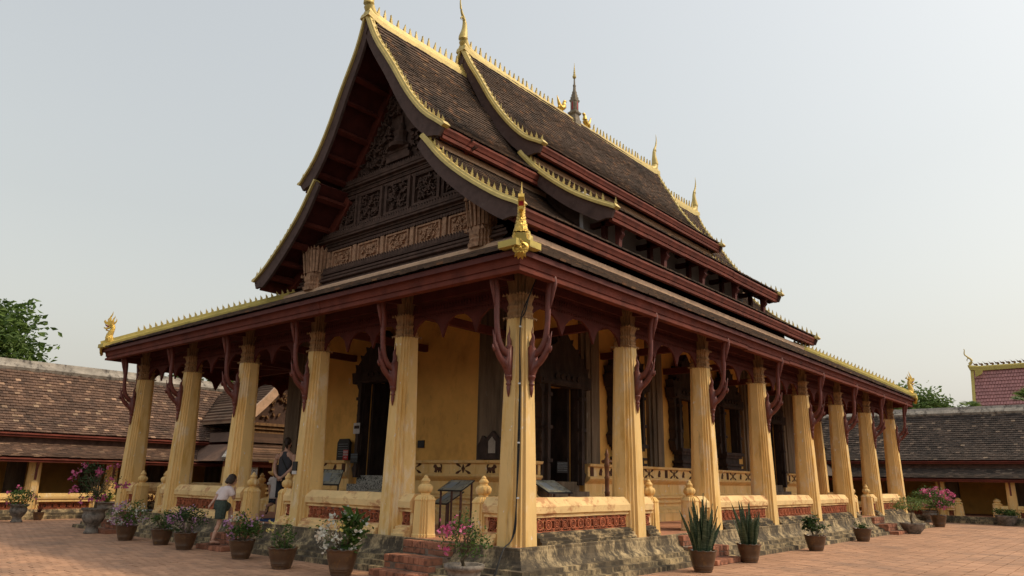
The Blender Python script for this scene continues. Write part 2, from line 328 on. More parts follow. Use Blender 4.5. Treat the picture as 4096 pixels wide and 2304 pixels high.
# ================================================================ GROUND
A_, B_, P_ = 2.9017, 3.36, .5175           # bay along the front, bay along the side, veranda floor height
XC, LY = -2.5*A_, 7*B_
HX, HY = 2.518, 3.199                      # inner hall walls, set back from the column lines
OX, OY, HE = .77, .95, 4.72                # eave overhang and height
ground = tag(MB().add([(-600, -600, -.02), (600, -600, -.02), (600, 900, -.02), (-600, 900, -.02)], [(0, 1, 2, 3)]).build('ground', M['grout']), kind='structure')
pw, pl = .30, .15
gx = np.arange(-21, 14, pw); Cs = []
for i, x in enumerate(gx):
    y = np.arange(-9, 31, pl)+(pl/2 if i % 2 else 0); Cs.append(np.stack([np.full_like(y, x), y, np.zeros_like(y)], 1))
C = np.concatenate(Cs); C[:, :2] += rng.normal(0, .004, (len(C), 2)); C[:, 2] = -.02+rng.normal(0, .0008, len(C))
inside = (C[:, 0] > -5*A_-.85) & (C[:, 0] < .85) & (C[:, 1] > -.85) & (C[:, 1] < LY+.85)
px, py, pz = proj(C); keep = ~inside & (pz > 3) & (px > -250) & (px < 4350) & (py < 2480) & (C[:, 1] < 30) & (C[:, 0] > -20.4)
C = C[keep]; n = len(C); yaw = rng.normal(0, .012, n); tx = rng.normal(0, .003, n); ty = rng.normal(0, .003, n)
Rm = np.zeros((n, 3, 3)); Rm[:, 0, 0] = np.cos(yaw); Rm[:, 1, 0] = np.sin(yaw); Rm[:, 0, 1] = -np.sin(yaw); Rm[:, 1, 1] = np.cos(yaw); Rm[:, 2, 0] = tx; Rm[:, 2, 1] = ty; Rm[:, 0, 2] = -tx; Rm[:, 1, 2] = -ty; Rm[:, 2, 2] = 1
place_pieces('paver', C, Rm, (pw/2-.008, pl/2-.006, .02), M['paver'], ground, 300, ground, 'pavers')

# ================================================================ TEMPLE
temple = root('temple_hall', (XC, LY/2, 0), 'large old temple hall with tiered dark tile roof, gold finials and yellow columns', 'temple')
# ---- plinth: bell-shaped mouldings swept round the platform
prof = [(.30, P_), (.44, .53), (.465, .52), (.465, .475), (.472, .465), (.48, .42), (.495, .36), (.525, .31), (.58, .27), (.60, .235), (.72, .23), (.725, .165), (.86, .16), (.865, .09), (1.0, .085), (1.01, -.03)]
mb = MB(); rings = []
for d, z in prof: rings.append([(-5*A_-d, -d, z), (d, -d, z), (d, LY+d, z), (-5*A_-d, LY+d, z)])
rr = []
for d, z in prof:            # subdivide the sides so that the mouldings wobble a little
    ring = []; cs = [(-5*A_-d, -d), (d, -d), (d, LY+d), (-5*A_-d, LY+d)]
    for k in range(4):
        p, q = cs[k], cs[(k+1) % 4]; nn = 40
        for t in range(nn): f = t/nn; ring.append((p[0]+(q[0]-p[0])*f, p[1]+(q[1]-p[1])*f, z))
    rr.append([(x+.005*math.sin(y*2.3+z*9), y+.005*math.sin(x*2.1+z*7), z+(.004*math.sin(x*1.7+y*1.3) if z > 0 else 0)) for x, y, z in ring])
mb.loft(rr, cap=False); plinth = mb.build('plinth', M['plinth'], temple)
MB().box(-5*A_-.31, .31, -.31, LY+.31, P_-.2, P_-.003).build('veranda_floor', M['floor'], temple)

# ---- brick stairs
BRK = {}
def brick_mesh(w, d, h):
    k = (round(w, 3), round(d, 3), round(h, 3))
    if k not in BRK:
        b = .006; mbx = MB(); mbx.loft([[(sx*(w/2-e), sy*(d/2-e), z) for sx, sy in ((-1, -1), (1, -1), (1, 1), (-1, 1))] for e, z in ((b, -h/2), (0, -h/2+b), (0, h/2-b), (b, h/2))])
        BRK[k] = mbx.mesh('brick', M['brick'])
    return BRK[k]
def stairs(cx, cy, ang, width):
    """three brick steps; local +y points to the hall, front at local y=-.68"""
    W = T(cx, cy, 0) @ RZ(ang); core = MB()
    st = None; spec = [(-.68, .10), (-.38, .31), (.02, P_-.004)]
    for k, (y0, z) in enumerate(spec): core.box(-width/2+.012, width/2-.012, y0+.012, .62, (spec[k-1][1] if k else 0)-.03, z-.012)
    st = core.build('stairs', M['mortar'], temple); st.matrix_basis = W
    for k, (y0, z) in enumerate(spec):
        zb = spec[k-1][1] if k else 0.; h = z-zb; nst = .115
        n_ = int(width/nst); bw = width/n_
        hh = [(z-.10, z)] if h < .12 else [(zb, z-.115), (z-.113, z)]
        for ri, (a, b) in enumerate(hh):
            if ri == len(hh)-1:      # upright edge course
                for i in range(n_):
                    dep = .30
                    link('brick', brick_mesh(bw-.010, dep, b-a-.006), st, T(-width/2+bw*(i+.5), y0+dep/2+random.gauss(0, .004), (a+b)/2+random.gauss(0, .003)) @ RZ(random.gauss(0, .02)))
            else:                    # long flat course
                m_ = int(width/.24); lw = width/m_
                for i in range(m_): link('brick', brick_mesh(lw-.012, .14, b-a-.012), st, T(-width/2+lw*(i+.5), y0+.075+random.gauss(0, .004), (a+b)/2) @ RZ(random.gauss(0, .015)))
    return st
for i in (0, 2, 4): stairs(-A_*(i+.5)+(.05 if i else .0), -.64, 0, 1.08)
for j in (1, 5): stairs(.60, B_*(j+.5), math.pi/2, 1.2)

# ---- columns
def redent(h, z, c=(0, 0)):
    q = [(1, .46), (.83, .46), (.83, .67), (.67, .67), (.67, .83), (.46, .83), (.46, 1)]
    pts = []
    for k in range(4):
        ca, sa = [(1, 0), (0, 1), (-1, 0), (0, -1)][k]
        pts += [(c[0]+h*(a*ca-b*sa), c[1]+h*(a*sa+b*ca), z) for a, b in q]
    return pts
def teeth(mb_, h, z0, z1, per=4, out=.0):
    """row of small pointed petals round a square, from z0 to tip z1"""
    for k in range(4):
        ca, sa = [(1, 0), (0, 1), (-1, 0), (0, -1)][k]
        for i in range(per):
            c = -1+(2*i+1)/per; hw = 1/per
            pts = [(1, c-hw, z0), (1, c+hw, z0), (1.03+out, c, z1), (.9, c, z0)]
            mb_.add([(h*(a*ca-b*sa), h*(a*sa+b*ca), z) for a, b, z in pts], [(0, 1, 2), (1, 3, 2), (3, 0, 2)])
shaft = MB().loft([redent(h, z) for h, z in ((.304, P_-.01), (.297, .8), (.272, 1.9), (.242, 3.0), (.210, 4.17))]).mesh('column', M['yellow'])
cap = MB(); cap.loft([redent(h*1.14, z) for h, z in ((.172, 4.15), (.186, 4.19), (.186, 4.22), (.170, 4.225), (.178, 4.25), (.186, 4.275), (.176, 4.30), (.168, 4.32), (.168, 4.345), (.178, 4.36), (.186, 4.385), (.176, 4.41), (.165, 4.42), (.165, 4.47), (.186, 4.53), (.200, 4.58), (.17, 4.57))])
teeth(cap, .212, 4.20, 4.15, 6); teeth(cap, .222, 4.57, 4.615, 6, .03); cap = cap.mesh('capital', M['capital'])
lot = MB(); lot.loft([redent(h*1.14, z) for h, z in ((.165, 4.56), (.168, 4.68), (.182, 4.80), (.205, 4.90), (.222, 4.99))]); lot = lot.mesh('lotus_top', M['lotus'])
def bracket_mesh():
    b = MB(); f = lambda u, z: (u+.03, 0, z)
    arm = smooth_pts([(.25, 3.50), (.33, 3.56), (.43, 3.62), (.52, 3.78), (.565, 4.05), (.575, 4.35), (.60, 4.60), (.66, 4.80)], 4)
    b.tube([f(*p) for p in arm], np.interp(np.linspace(0, 1, len(arm)), [0, .25, .6, 1], [.06, .066, .05, .072]), 8, .8, (0, 1, 0))
    th = smooth_pts([(.27, 3.32), (.34, 3.36), (.42, 3.42), (.50, 3.50), (.56, 3.60), (.61, 3.72), (.655, 3.90)], 3)
    b.tube([f(*p) for p in th], np.interp(np.linspace(0, 1, len(th)), [0, .5, .75, 1], [.06, .056, .05, .006]), 6, .8, (0, 1, 0))
    for (x, z, x2, z2) in ((.57, 3.62, .595, 3.86), (.52, 3.54, .545, 3.76), (.60, 3.56, .655, 3.66)):
        b.tube([f(x, z), f((x+x2)/2+.015, (z+z2)/2), f(x2, z2)], [.03, .022, .004], 6, .8, (0, 1, 0))
    b.poly([(.185, 3.10), (.27, 3.14), (.29, 3.22), (.33, 3.30), (.40, 3.38), (.40, 3.43), (.335, 3.44), (.325, 3.50), (.36, 3.58), (.30, 3.63), (.25, 3.70), (.185, 3.66)], .10, lambda u, z, c: (u+.03, c, z))
    b.lathe([(.008, 2.84), (.028, 2.93), (.036, 3.0), (.026, 3.02), (.045, 3.04), (.045, 3.06), (.03, 3.075), (.048, 3.12), (.05, 3.15), (.066, 3.165), (.066, 3.19), (.05, 3.20)], 8, (.27, 0, 0))
    fl = smooth_pts([(.25, 3.60), (.235, 3.74), (.262, 3.84), (.235, 3.93), (.255, 4.03)], 3)
    b.tube([f(*p) for p in fl], np.interp(np.linspace(0, 1, len(fl)), [0, .3, .6, 1], [.05, .05, .03, .003]), 6, .6, (0, 1, 0))
    lf = smooth_pts([(.68, 4.82), (.70, 4.70), (.67, 4.56), (.655, 4.44), (.63, 4.28)], 3)
    b.tube([f(*p) for p in lf], np.interp(np.linspace(0, 1, len(lf)), [0, .3, .7, 1], [.06, .06, .04, .003]), 6, .6, (0, 1, 0))
    return b.mesh('bracket', M['bracket'], True)
brk = bracket_mesh()
COLS = [(-A_*i, y, [(-math.pi/2 if y == 0 else math.pi/2)]) for y in (0, LY) for i in range(6)]+[(x, B_*j, [0 if x == 0 else math.pi]) for x in (0, -5*A_) for j in range(1, 7)]
for (x, y, angs) in COLS:
    if x == 0 and y in (0, LY): angs = angs+[0]
    if x < -5*A_+.1 and y in (0, LY): angs = angs+[math.pi]
    c = link('column', shaft, temple, T(x, y, 0))
    link('capital', cap, c); link('lotus_top', lot, c)
    for a in angs: link('bracket', brk, c, RZ(a))

# ---- balustrade: rails, lattice blocks, gate posts
RAIL = [(.10, .925), (.165, .935), (.165, .955), (.145, .975), (.20, 1.00), (.205, 1.11), (.19, 1.125), (.10, 1.245), (-.10, 1.245), (-.19, 1.125), (-.205, 1.11), (-.20, 1.00), (-.145, .975), (-.165, .955), (-.165, .935), (-.10, .925)]
SILL = [(.33, P_-.004), (.33, .565), (.29, .575), (.29, .625), (.235, .635), (.235, .675), (.12, .705), (-.12, .705), (-.235, .675), (-.29, .6), (-.33, P_-.004)]
def ring_flat(mb_, cx, cz, ro, ri, th, n):
    o = [(cx+ro*math.cos(2*math.pi*k/n), cz+ro*math.sin(2*math.pi*k/n)) for k in range(n)]; i_ = [(cx+ri*math.cos(2*math.pi*k/n), cz+ri*math.sin(2*math.pi*k/n)) for k in range(n)]
    V = [(a, -th/2, b) for a, b in o]+[(a, -th/2, b) for a, b in i_]+[(a, th/2, b) for a, b in o]+[(a, th/2, b) for a, b in i_]; F = []
    for k in range(n):
        j = (k+1) % n; F += [(k, j, n+j, n+k), (2*n+k, 3*n+k, 3*n+j, 2*n+j), (k, 2*n+k, 2*n+j, j), (n+k, n+j, 3*n+j, 3*n+k)]
    mb_.add(V, F)
lb = MB(); ring_flat(lb, 0, 0, .088, .070, .05, 12); ring_flat(lb, 0, 0, .050, .036, .045, 8); lb.box(-.016, .016, -.02, .02, -.016, .016)
for sx in (-1, 1):
    for sz in (-1, 1): ring_flat(lb, sx*.088, sz*.088, .032, .018, .045, 6); lb.box(min(sx*.03, sx*.06), max(sx*.03, sx*.06), -.016, .016, sz*.05-.006, sz*.05+.006)
lb.box(-.115, .115, -.02, .02, -.118, -.108); lb.box(-.115, .115, -.02, .02, .108, .118)
lblock = lb.mesh('lattice_block', M['lattice'])
def bay(p, q, out, blocks=True):
    """balustrade length from p to q (xy); out = outward normal"""
    p, q = Vector((*p, 0)), Vector((*q, 0)); d = (q-p).normalized(); L = (q-p).length; o = Vector((*out, 0))
    for nm, pr, mt in (('rail', RAIL, M['worn_rail']), ('rail_sill', SILL, M['worn_rail' if out[1] < 0 else 'sill'])):
        mb_ = MB(); nseg = max(2, int(L/.25))
        mb_.loft([[p+d*(L*k/nseg)+o*(a+random.gauss(0, .0025))+Vector((0, 0, z+random.gauss(0, .0025))) for a, z in pr] for k in range(nseg+1)])
        r_ = mb_.build(nm, mt, temple)
        if nm == 'rail': rail = r_
    for s_, t in ((p, 1), (q, -1)):
        c = s_+d*t*.035; MB().beam(c+Vector((0, 0, .70)), c+Vector((0, 0, .93)), .07, .24, up=o).build('rail_end', M['worn_rail'], temple)
    if blocks:
        n_ = max(1, round((L-.14)/.225)); w_ = (L-.14)/n_; ang = math.atan2(d.y, d.x)
        for k in range(n_):
            c = p+d*(.07+w_*(k+.5)); link('lattice_block', lblock, rail, T(c.x+o.x*.12, c.y+o.y*.12, .815) @ RZ(ang) @ Matrix.Diagonal((w_/.23, 1, .95, 1)))
post = MB(); post.loft([redent(h*.76, z) for h, z in ((.262, P_-.01), (.262, .56), (.245, .575), (.225, 1.13), (.235, 1.14), (.235, 1.16), (.20, 1.20), (.15, 1.235))])
fin = MB(); fin.lathe([(0.0884, 1.22), (0.0802, 1.255), (0.0748, 1.27)], 16); fin.lathe([(0.0680, 1.265), (0.1020, 1.29), (0.1170, 1.33), (0.1190, 1.37), (0.0952, 1.41), (0.0578, 1.43)], 48, flute=.14, nf=8)
fin.lathe([(0.0714, 1.425), (0.0714, 1.445), (0.0578, 1.45)], 16); fin.lathe([(0.0544, 1.445), (0.0714, 1.465), (0.0734, 1.49), (0.0544, 1.515), (0.0408, 1.53)], 24, flute=.10, nf=8); fin.lathe([(0.0422, 1.525), (0.0422, 1.545), (0.0204, 1.575), (0.0027, 1.58)], 12)
fin = fin.mesh('post_finial', M['yellow'], True); post = post.mesh('gate_post', M['yellow'])
g = .24
for y, oy in ((0, -1), (LY, 1)):
    for i in range(5):
        xa, xb = -A_*i, -A_*(i+1)
        if i in (1, 3): bay((xb+g, y), (xa-g, y), (0, oy))
        else:
            for s_, xx in ((-1, xa), (1, xb)):
                link('post_finial', fin, link('gate_post', post, temple, T(xx+s_*.74, y, 0))); bay(*sorted([(xx+s_*g, y), (xx+s_*.57, y)]), (0, oy))
for x, ox in ((0, 1), (-5*A_, -1)):
    for j in range(7):
        ya, yb = B_*j, B_*(j+1)
        if j not in (1, 5): bay((x, ya+g), (x, yb-g), (ox, 0))
        else:
            for s_, yy in ((1, ya), (-1, yb)):
                link('post_finial', fin, link('gate_post', post, temple, T(x, yy+s_*.80, 0))); bay(*sorted([(x, yy+s_*g), (x, yy+s_*.64)]), (ox, 0))

# ---- inner hall: socle, walls, pilasters, doors, windows
WX, WY = -2.80, 3.20                        # outer wall faces
X0, X1, Y0, Y1 = -5*A_+2.8, WX, WY, LY-WY
soc = MB()
SP = [(.55, P_-.006), (.55, .72), (.50, .74), (.50, .80), (.40, .86), (.30, .90), (.30, .97), (.36, .98), (.36, 1.03), (.30, 1.04), (.30, 1.09), (.36, 1.10), (.36, 1.15), (.22, 1.18), (.18, 1.22), (.18, 1.46), (.30, 1.54), (.34, 1.58), (.34, 1.62), (.27, 1.63), (.27, 1.86), (.34, 1.87), (.36, 1.93), (.0, 1.945)]
DOORS_S = [(4.15, 5.30), (17.2, 18.35)]; WINS = [(7.2, 8.2), (10.5, 11.5), (13.5, 14.5)]
DF = (XC-.65, XC+.65)
def socle_run(p, q, out):
    p, q, o = Vector((*p, 0)), Vector((*q, 0)), Vector((*out, 0)); soc.loft([[e+o*a+Vector((0, 0, z)) for a, z in SP+[(-.05, 1.93), (-.05, P_-.006)]] for e in (p, q)])
e_ = .36
socle_run((X0-.0, Y0), (DF[0]-.5, Y0), (0, -1)); socle_run((DF[1]+.5, Y0), (X1, Y0), (0, -1))
ys = [Y0]+[v for d in DOORS_S for v in (d[0]-.35, d[1]+.35)]+[Y1]
for k in range(0, len(ys), 2): socle_run((X1, ys[k]), (X1, ys[k+1]), (1, 0))
socle_run((X0, Y0), (X0, Y1), (-1, 0)); socle_run((X0, Y1), (X1, Y1), (0, 1))
for cx, sx in ((X1, 1), (X0, -1)):
    for cyy, sy in ((Y0, -1), (Y1, 1)):      # corner fillers follow the moulding profile
        soc.loft([[(cx, cyy, z), (cx+sx*a, cyy, z), (cx+sx*a, cyy+sy*a, z), (cx, cyy+sy*a, z)] for a, z in SP[:-1]+[(.36, 1.944)]])
soc.build('wall_base', M['yellow'], temple)
def wall(nm, ax, c0, c1, lo, hi, z0, z1, ops, mt):
    """wall slab between c0,c1 on one axis, running lo..hi on the other, with openings (a,b,za,zb)"""
    mb_ = MB(); cur = lo
    def bx(a, b, za, zb):
        if b-a > 1e-3 and zb-za > 1e-3: mb_.box(*((c0, c1, a, b) if ax == 'x' else (a, b, c0, c1)), za, zb)
    for a, b, za, zb in sorted(ops): bx(cur, a, z0, z1); bx(a, b, z0, za); bx(a, b, zb, z1); cur = b
    bx(cur, hi, z0, z1); return mb_.build(nm, mt, temple)
wall('wall', 'y', Y0, Y0+.45, X0, X1, P_-.2, 8.0, [(DF[0], DF[1], 1.55, 4.05)], M['yellow_wall'])
wall('wall', 'x', X1-.45, X1, Y0+.451, Y1-.451, P_-.2, 7.2, [(a, b, 1.5, 3.75) for a, b in DOORS_S]+[(a, b, 2.5, 4.0) for a, b in WINS], M['yellow_wall'])
wall('wall', 'x', X0, X0+.45, Y0+.451, Y1-.451, P_-.2, 7.2, [], M['yellow_wall']); wall('wall', 'y', Y1-.45, Y1, X0, X1, P_-.2, 7.2, [], M['yellow_wall'])
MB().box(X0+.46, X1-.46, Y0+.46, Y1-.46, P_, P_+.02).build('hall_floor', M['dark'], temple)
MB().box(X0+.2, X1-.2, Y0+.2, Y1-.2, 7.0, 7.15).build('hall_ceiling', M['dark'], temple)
MB().box(X0+.46, X0+.52, Y0+.46, Y1-.46, P_+.03, 6.9).build('hall_shade_panel', M['dark'], temple); MB().box(X0+.53, X1-.47, Y1-.52, Y1-.46, P_+.03, 6.9).build('hall_shade_panel', M['dark'], temple)  # added dark panels over the far walls: painted shade seen through the openings
def pil(x0, x1, y0, y1, nm='pilaster'):
    mb_ = MB(); mb_.box(x0, x1, y0, y1, 1.93, 5.6)
    if x1-x0 > y1-y0: mb_.box(x0+.12, x1-.12, y0-.06, y0+.02, 1.94, 5.5); mb_.box(x0+.3, x1-.3, y0-.1, y0-.05, 1.95, 5.5)
    else: mb_.box(x1-.02, x1+.06, y0+.12, y1-.12, 1.94, 5.5); mb_.box(x1+.05, x1+.1, y0+.3, y1-.3, 1.95, 5.5)
    mb_.build(nm, M['pilaster'], temple)
pil(X1-1.05, X1+.10, Y0-.10, Y0+.05); pil(X0-.1, X0+1.05, Y0-.10, Y0+.05)
for a, b in ((5.65, 6.45), (8.95, 9.75), (12.1, 12.9), (15.4, 16.2), (18.9, 20.2)): pil(X1-.05, X1+.10, a, b)
# arched niche ornament at the foot of the corner pilaster
nb = MB(); nb.poly([(-.5, 0), (.5, 0), (.5, .5), (.4, .62), (.33, .8), (.2, .72), (0, 1.0), (-.2, .74), (-.35, .84), (-.42, .62), (-.5, .5)], .10, lambda a, b, c: (X1-.40+a*.9, Y0-.24+c, 1.95+b*.62)); nb.build('niche_ornament', M['door'], temple)
MB().poly([(-.10, .1), (.10, .1), (.10, .36), (0, .46), (-.10, .36)], .02, lambda a, b, c: (X1-.40+a, Y0-.295+c, 1.98+b)).build('niche_recess', M['concrete'], temple)

def spiky(w, z0, tiers, jag=.07):
    """stepped pediment outline with flame points, symmetric about 0; tiers=[(halfwidth,z)]"""
    rgt = [(w, z0)]
    for hw, z in tiers: rgt += [(hw+.02, z-.10), (hw+jag, z+.04), (hw-.05, z-.01)]
    ztop = tiers[-1][1]+.25
    return [(-a, b) for a, b in rgt[::-1]][::-1][::-1] if False else [(-a, b) for a, b in rgt]+[(0, ztop)]+[(a, b) for a, b in rgt[::-1]]
def portal(cx, half, z0, z1, f, crown=True, foot=None):
    """carved dark frame round an opening; f(a, d, z): a across, d outward from wall"""
    root_ = MB()
    for s_ in (-1, 1):
        jj = [(half, z0), (half+.26, z0), (half+.34, z0+.25), (half+.24, z0+.34)]
        zz = np.arange(z0+.45, z1-.1, .13)
        for k, z in enumerate(zz): jj += [(half+.25+(.03 if k % 2 else 0), z)]
        jj += [(half+.36, z1-.02), (half+.30, z1+.05), (half, z1+.05)]
        root_.poly([(s_*a, b) for a, b in jj][::s_], .22, lambda a, b, c: f(cx+a, .12+c, b))
        root_.poly([(s_*a, b) for a, b in ((half+.04, z0), (half+.15, z0), (half+.15, z1), (half+.04, z1))][::s_], .10, lambda a, b, c: f(cx+a, .27+c, b))
        for k in range(3): root_.poly([(s_*a, b) for a, b in ((half+.0, z0+.5+k*.75), (half+.19, z0+.5+k*.75), (half+.19, z0+.58+k*.75), (half+.0, z0+.58+k*.75))][::s_], .14, lambda a, b, c: f(cx+a, .28+c, b))
    root_.poly([(-half-.42, z1), (half+.42, z1), (half+.48, z1+.30), (-half-.48, z1+.30)], .30, lambda a, b, c: f(cx+a, .18+c, b))
    root_.poly([(-half-.36, z1+.04), (half+.36, z1+.04), (half+.36, z1+.11), (-half-.36, z1+.11)], .34, lambda a, b, c: f(cx+a, .20+c, b))
    if crown: root_.poly(spiky(half+.40, z1+.29, [(half+.36, z1+.50), (half+.16, z1+.74), (half-.05, z1+.95), (.28, z1+1.15)]), .26, lambda a, b, c: f(cx+a, .15+c, b))
    for k in range(-2, 3): root_.poly([(k*.22+.06*math.cos(t), z1+.2+.06*math.sin(t)) for t in np.linspace(0, 2*math.pi, 8, endpoint=False)], .05, lambda a, b, c: f(cx+a, .35+c, b))
    return root_
ff = lambda a, d, z: (a, Y0-d, z)
fs = lambda a, d, z: (X1+d, a, z)
d_ = portal(XC, .65, 1.5, 3.95, ff).build('door_frame', M['door'], temple)
MB().box(XC-.66, XC-.56, Y0+.02, Y0+.60, 1.56, 4.0).box(XC+.56, XC+.66, Y0+.02, Y0+.60, 1.56, 4.0).build('door_leaf', M['door'], temple)
for a, b in DOORS_S:
    portal((a+b)/2, (b-a)/2, 1.42, 3.70, fs).build('door_frame', M['door'], temple)
    MB().box(X1-.60, X1-.02, a-.01, a+.08, 1.5, 3.75).box(X1-.60, X1-.02, b-.08, b+.01, 1.5, 3.75).build('door_leaf', M['door'], temple)
for a, b in WINS:
    c_ = (a+b)/2; portal(c_, .5, 2.45, 3.95, fs).build('window_frame', M['door'], temple)
    w_ = MB()
    for hw, z0_, z1_, dp in ((.62, 1.935, 2.0, .36), (.56, 2.0, 2.08, .30), (.64, 2.08, 2.15, .36), (.50, 2.15, 2.32, .26), (.60, 2.32, 2.40, .32), (.68, 2.40, 2.50, .38)): w_.box(X1-.02, X1+dp, c_-hw, c_+hw, z0_, z1_)
    w_.build('window_sill', M['door'], temple)
    mb_ = MB()
    for t in np.linspace(-.36, .36, 5): mb_.lathe([(.03, 2.5), (.03, 2.7), (.045, 2.8), (.03, 2.9), (.05, 3.2), (.03, 3.5), (.045, 3.6), (.03, 3.7), (.03, 4.0)], 8, (X1-.15, c_+t, 0))
    mb_.build('window_bars', M['door'], temple)
# steps up to the doors
mb = MB()
for k, (y, z) in enumerate(((2.25, .86), (2.52, 1.10), (2.78, 1.34), (3.02, 1.56))): mb.box(XC-1.05+.08*k, XC+1.05-.08*k, y, Y0+.3, P_-.005 if k == 0 else z-.26, z)
mb.build('door_steps', M['terrazzo'], temple)
for a, b in DOORS_S:
    mb = MB(); c_ = (a+b)/2
    for k, (x, z) in enumerate(((-1.75, .80), (-2.05, 1.05), (-2.35, 1.28), (-2.6, 1.5))): mb.box(X1-.3, x, c_-.85+.06*k, c_+.85-.06*k, P_-.005 if k == 0 else z-.26, z)
    mb.build('door_steps', M['pilaster'], temple)
# painted frieze on the socle: flat brown figures, a few mm proud
def petal(ang, r0, r1, w):
    out = []
    for t, ww in ((r0, 0), ((r0*2+r1)/3, w*.55), ((r0+2*r1)/3, w), (r1*.93, w*.5), (r1, -.2*w)): out.append((t, ww))
    out += [((r0+2*r1)/3, -w*.6), ((r0*2+r1)/3, -w*.35)]
    return [(a*math.cos(ang)-b*math.sin(ang), a*math.sin(ang)+b*math.cos(ang)) for a, b in out]
LION = [(-.13, -.09), (-.09, -.095), (-.075, -.055), (-.05, -.04), (-.04, -.09), (-.005, -.092), (.0, -.04), (.03, -.045), (.045, -.095), (.08, -.095), (.07, -.05), (.095, -.09), (.125, -.085), (.10, -.03), (.11, .01), (.15, .02), (.155, .05), (.12, .09), (.075, .095), (.05, .05), (.0, .025), (-.06, .035), (-.09, .02), (-.10, .06), (-.06, .09), (-.10, .10), (-.13, .06), (-.12, .0), (-.105, -.04)]
BIRD = [(-.05, -.085), (.05, -.085), (.04, -.03), (.07, .02), (.04, .07), (.06, .09), (.0, .085), (-.03, .05), (-.05, .0), (-.07, -.04)]
KNOB = [(-.06, -.09), (.06, -.09), (.04, -.03), (.075, .03), (.03, .05), (.04, .095), (-.04, .095), (-.03, .05), (-.075, .03), (-.04, -.03)]
def ornament(kind, f, c):
    mb_ = MB()
    if kind == 'x':
        for k in range(4): mb_.poly(petal(math.radians((28, 152, 208, 332)[k]), .05, .235, .036 if k % 2 == 0 else -.036) if k % 2 == 0 else petal(math.radians((28, 152, 208, 332)[k]), .05, .235, -.036)[::-1], .012, lambda a, b, t: f(c+a*1.15, .276+t, 1.745+b))
        mb_.poly([(0, -.10), (.035, -.02), (.06, 0), (.035, .02), (0, .10), (-.035, .02), (-.06, 0), (-.035, -.02)], .014, lambda a, b, t: f(c+a, .278+t, 1.745+b))
    elif kind == 'bar': mb_.poly([(-.07, -.105), (.07, -.105), (.07, .105), (-.07, .105)], .012, lambda a, b, t: f(c+a, .276+t, 1.745+b))
    else:
        s_ = -1 if kind == 'lionr' else 1
        mb_.poly([(s_*a, b) for a, b in {'lion': LION, 'lionr': LION, 'bird': BIRD, 'knob': KNOB}[kind]], .016, lambda a, b, t: f(c+a, .278+t, 1.745+b))
    mb_.build('frieze_figure', M['paint_brown'], temple)
for k, kd in ((X1+.18, 'knob'), (X1-.42, 'lion'), (X1-1.28, 'x'), (X1-2.1, 'lionr'), (X1-2.92, 'x'), (DF[0]-.62, 'bar'), (DF[0]-1.0, 'bird'), (DF[0]-1.6, 'x'), (DF[0]-2.4, 'lion')): ornament(kd, ff, k)
for y, kd in ((3.35, 'knob'), (3.62, 'bar'), (5.82, 'bar'), (6.2, 'bird'), (6.6, 'lion'), (7.15, 'x'), (7.8, 'lion'), (8.2, 'bar'), (8.55, 'x'), (9.1, 'bird'), (9.5, 'bar'), (9.95, 'x'), (10.5, 'bird'), (11.1, 'x'), (11.7, 'lion'), (12.1, 'bar'), (12.5, 'x'), (13.1, 'bird'), (13.5, 'bar'), (13.9, 'x'), (14.5, 'bird'), (15.1, 'x'), (15.7, 'lion'), (16.2, 'x'), (18.9, 'bar'), (19.4, 'x')): ornament(kd, fs, y)

# ---- veranda roof: four sloping sides with hips
ZT, ZB = 6.95, 5.04
def vz(f): return ZT-(ZT-ZB)*f+.02*math.sin(math.pi*f)
US, UF = HX+OX+.08, HY+OY+.08              # horizontal run of the side and front slopes
FS = np.linspace(0, 1, 9)
TILES = []                                  # (centres, rotations, roof part) of every tile on the hall
def vring(f, dz=0): z = vz(f)+dz; s_, g_ = US*f, UF*f; return [(-5*A_+HX-s_, HY-g_, z), (-HX+s_, HY-g_, z), (-HX+s_, LY-HY+g_, z), (-5*A_+HX-s_, LY-HY+g_, z)]
mb = MB(); mb.loft([vring(f) for f in FS]+[vring(f, -.09) for f in FS[::-1]], cap=False)
vroof = mb.build('veranda_roof', M['red_soffit'], temple)
vp_s = [(US*f, vz(f)) for f in FS]; vp_f = [(UF*f, vz(f)) for f in FS]
c_, r_ = tile_field((0, HY, 0), (0, -1, 0), (1, 0, 0), vp_f, lambda f: (-5*A_+HX-US*f+.08, -HX+US*f-.08), e=.135, w=.16, L=.19); TILES.append((c_, r_, vroof))
c_, r_ = tile_field((-HX, 0, 0), (1, 0, 0), (0, 1, 0), vp_s, lambda f: (HY-UF*f+.08, LY-HY+UF*f-.08), e=.135, w=.16, L=.19); TILES.append((c_, r_, vroof))
c_, r_ = tile_field((0, LY-HY, 0), (0, 1, 0), (1, 0, 0), vp_f, lambda f: (-5*A_+HX-US*f+.08, -HX+US*f-.08), e=.26, w=.32, L=.32); TILES.append((c_, r_, vroof))
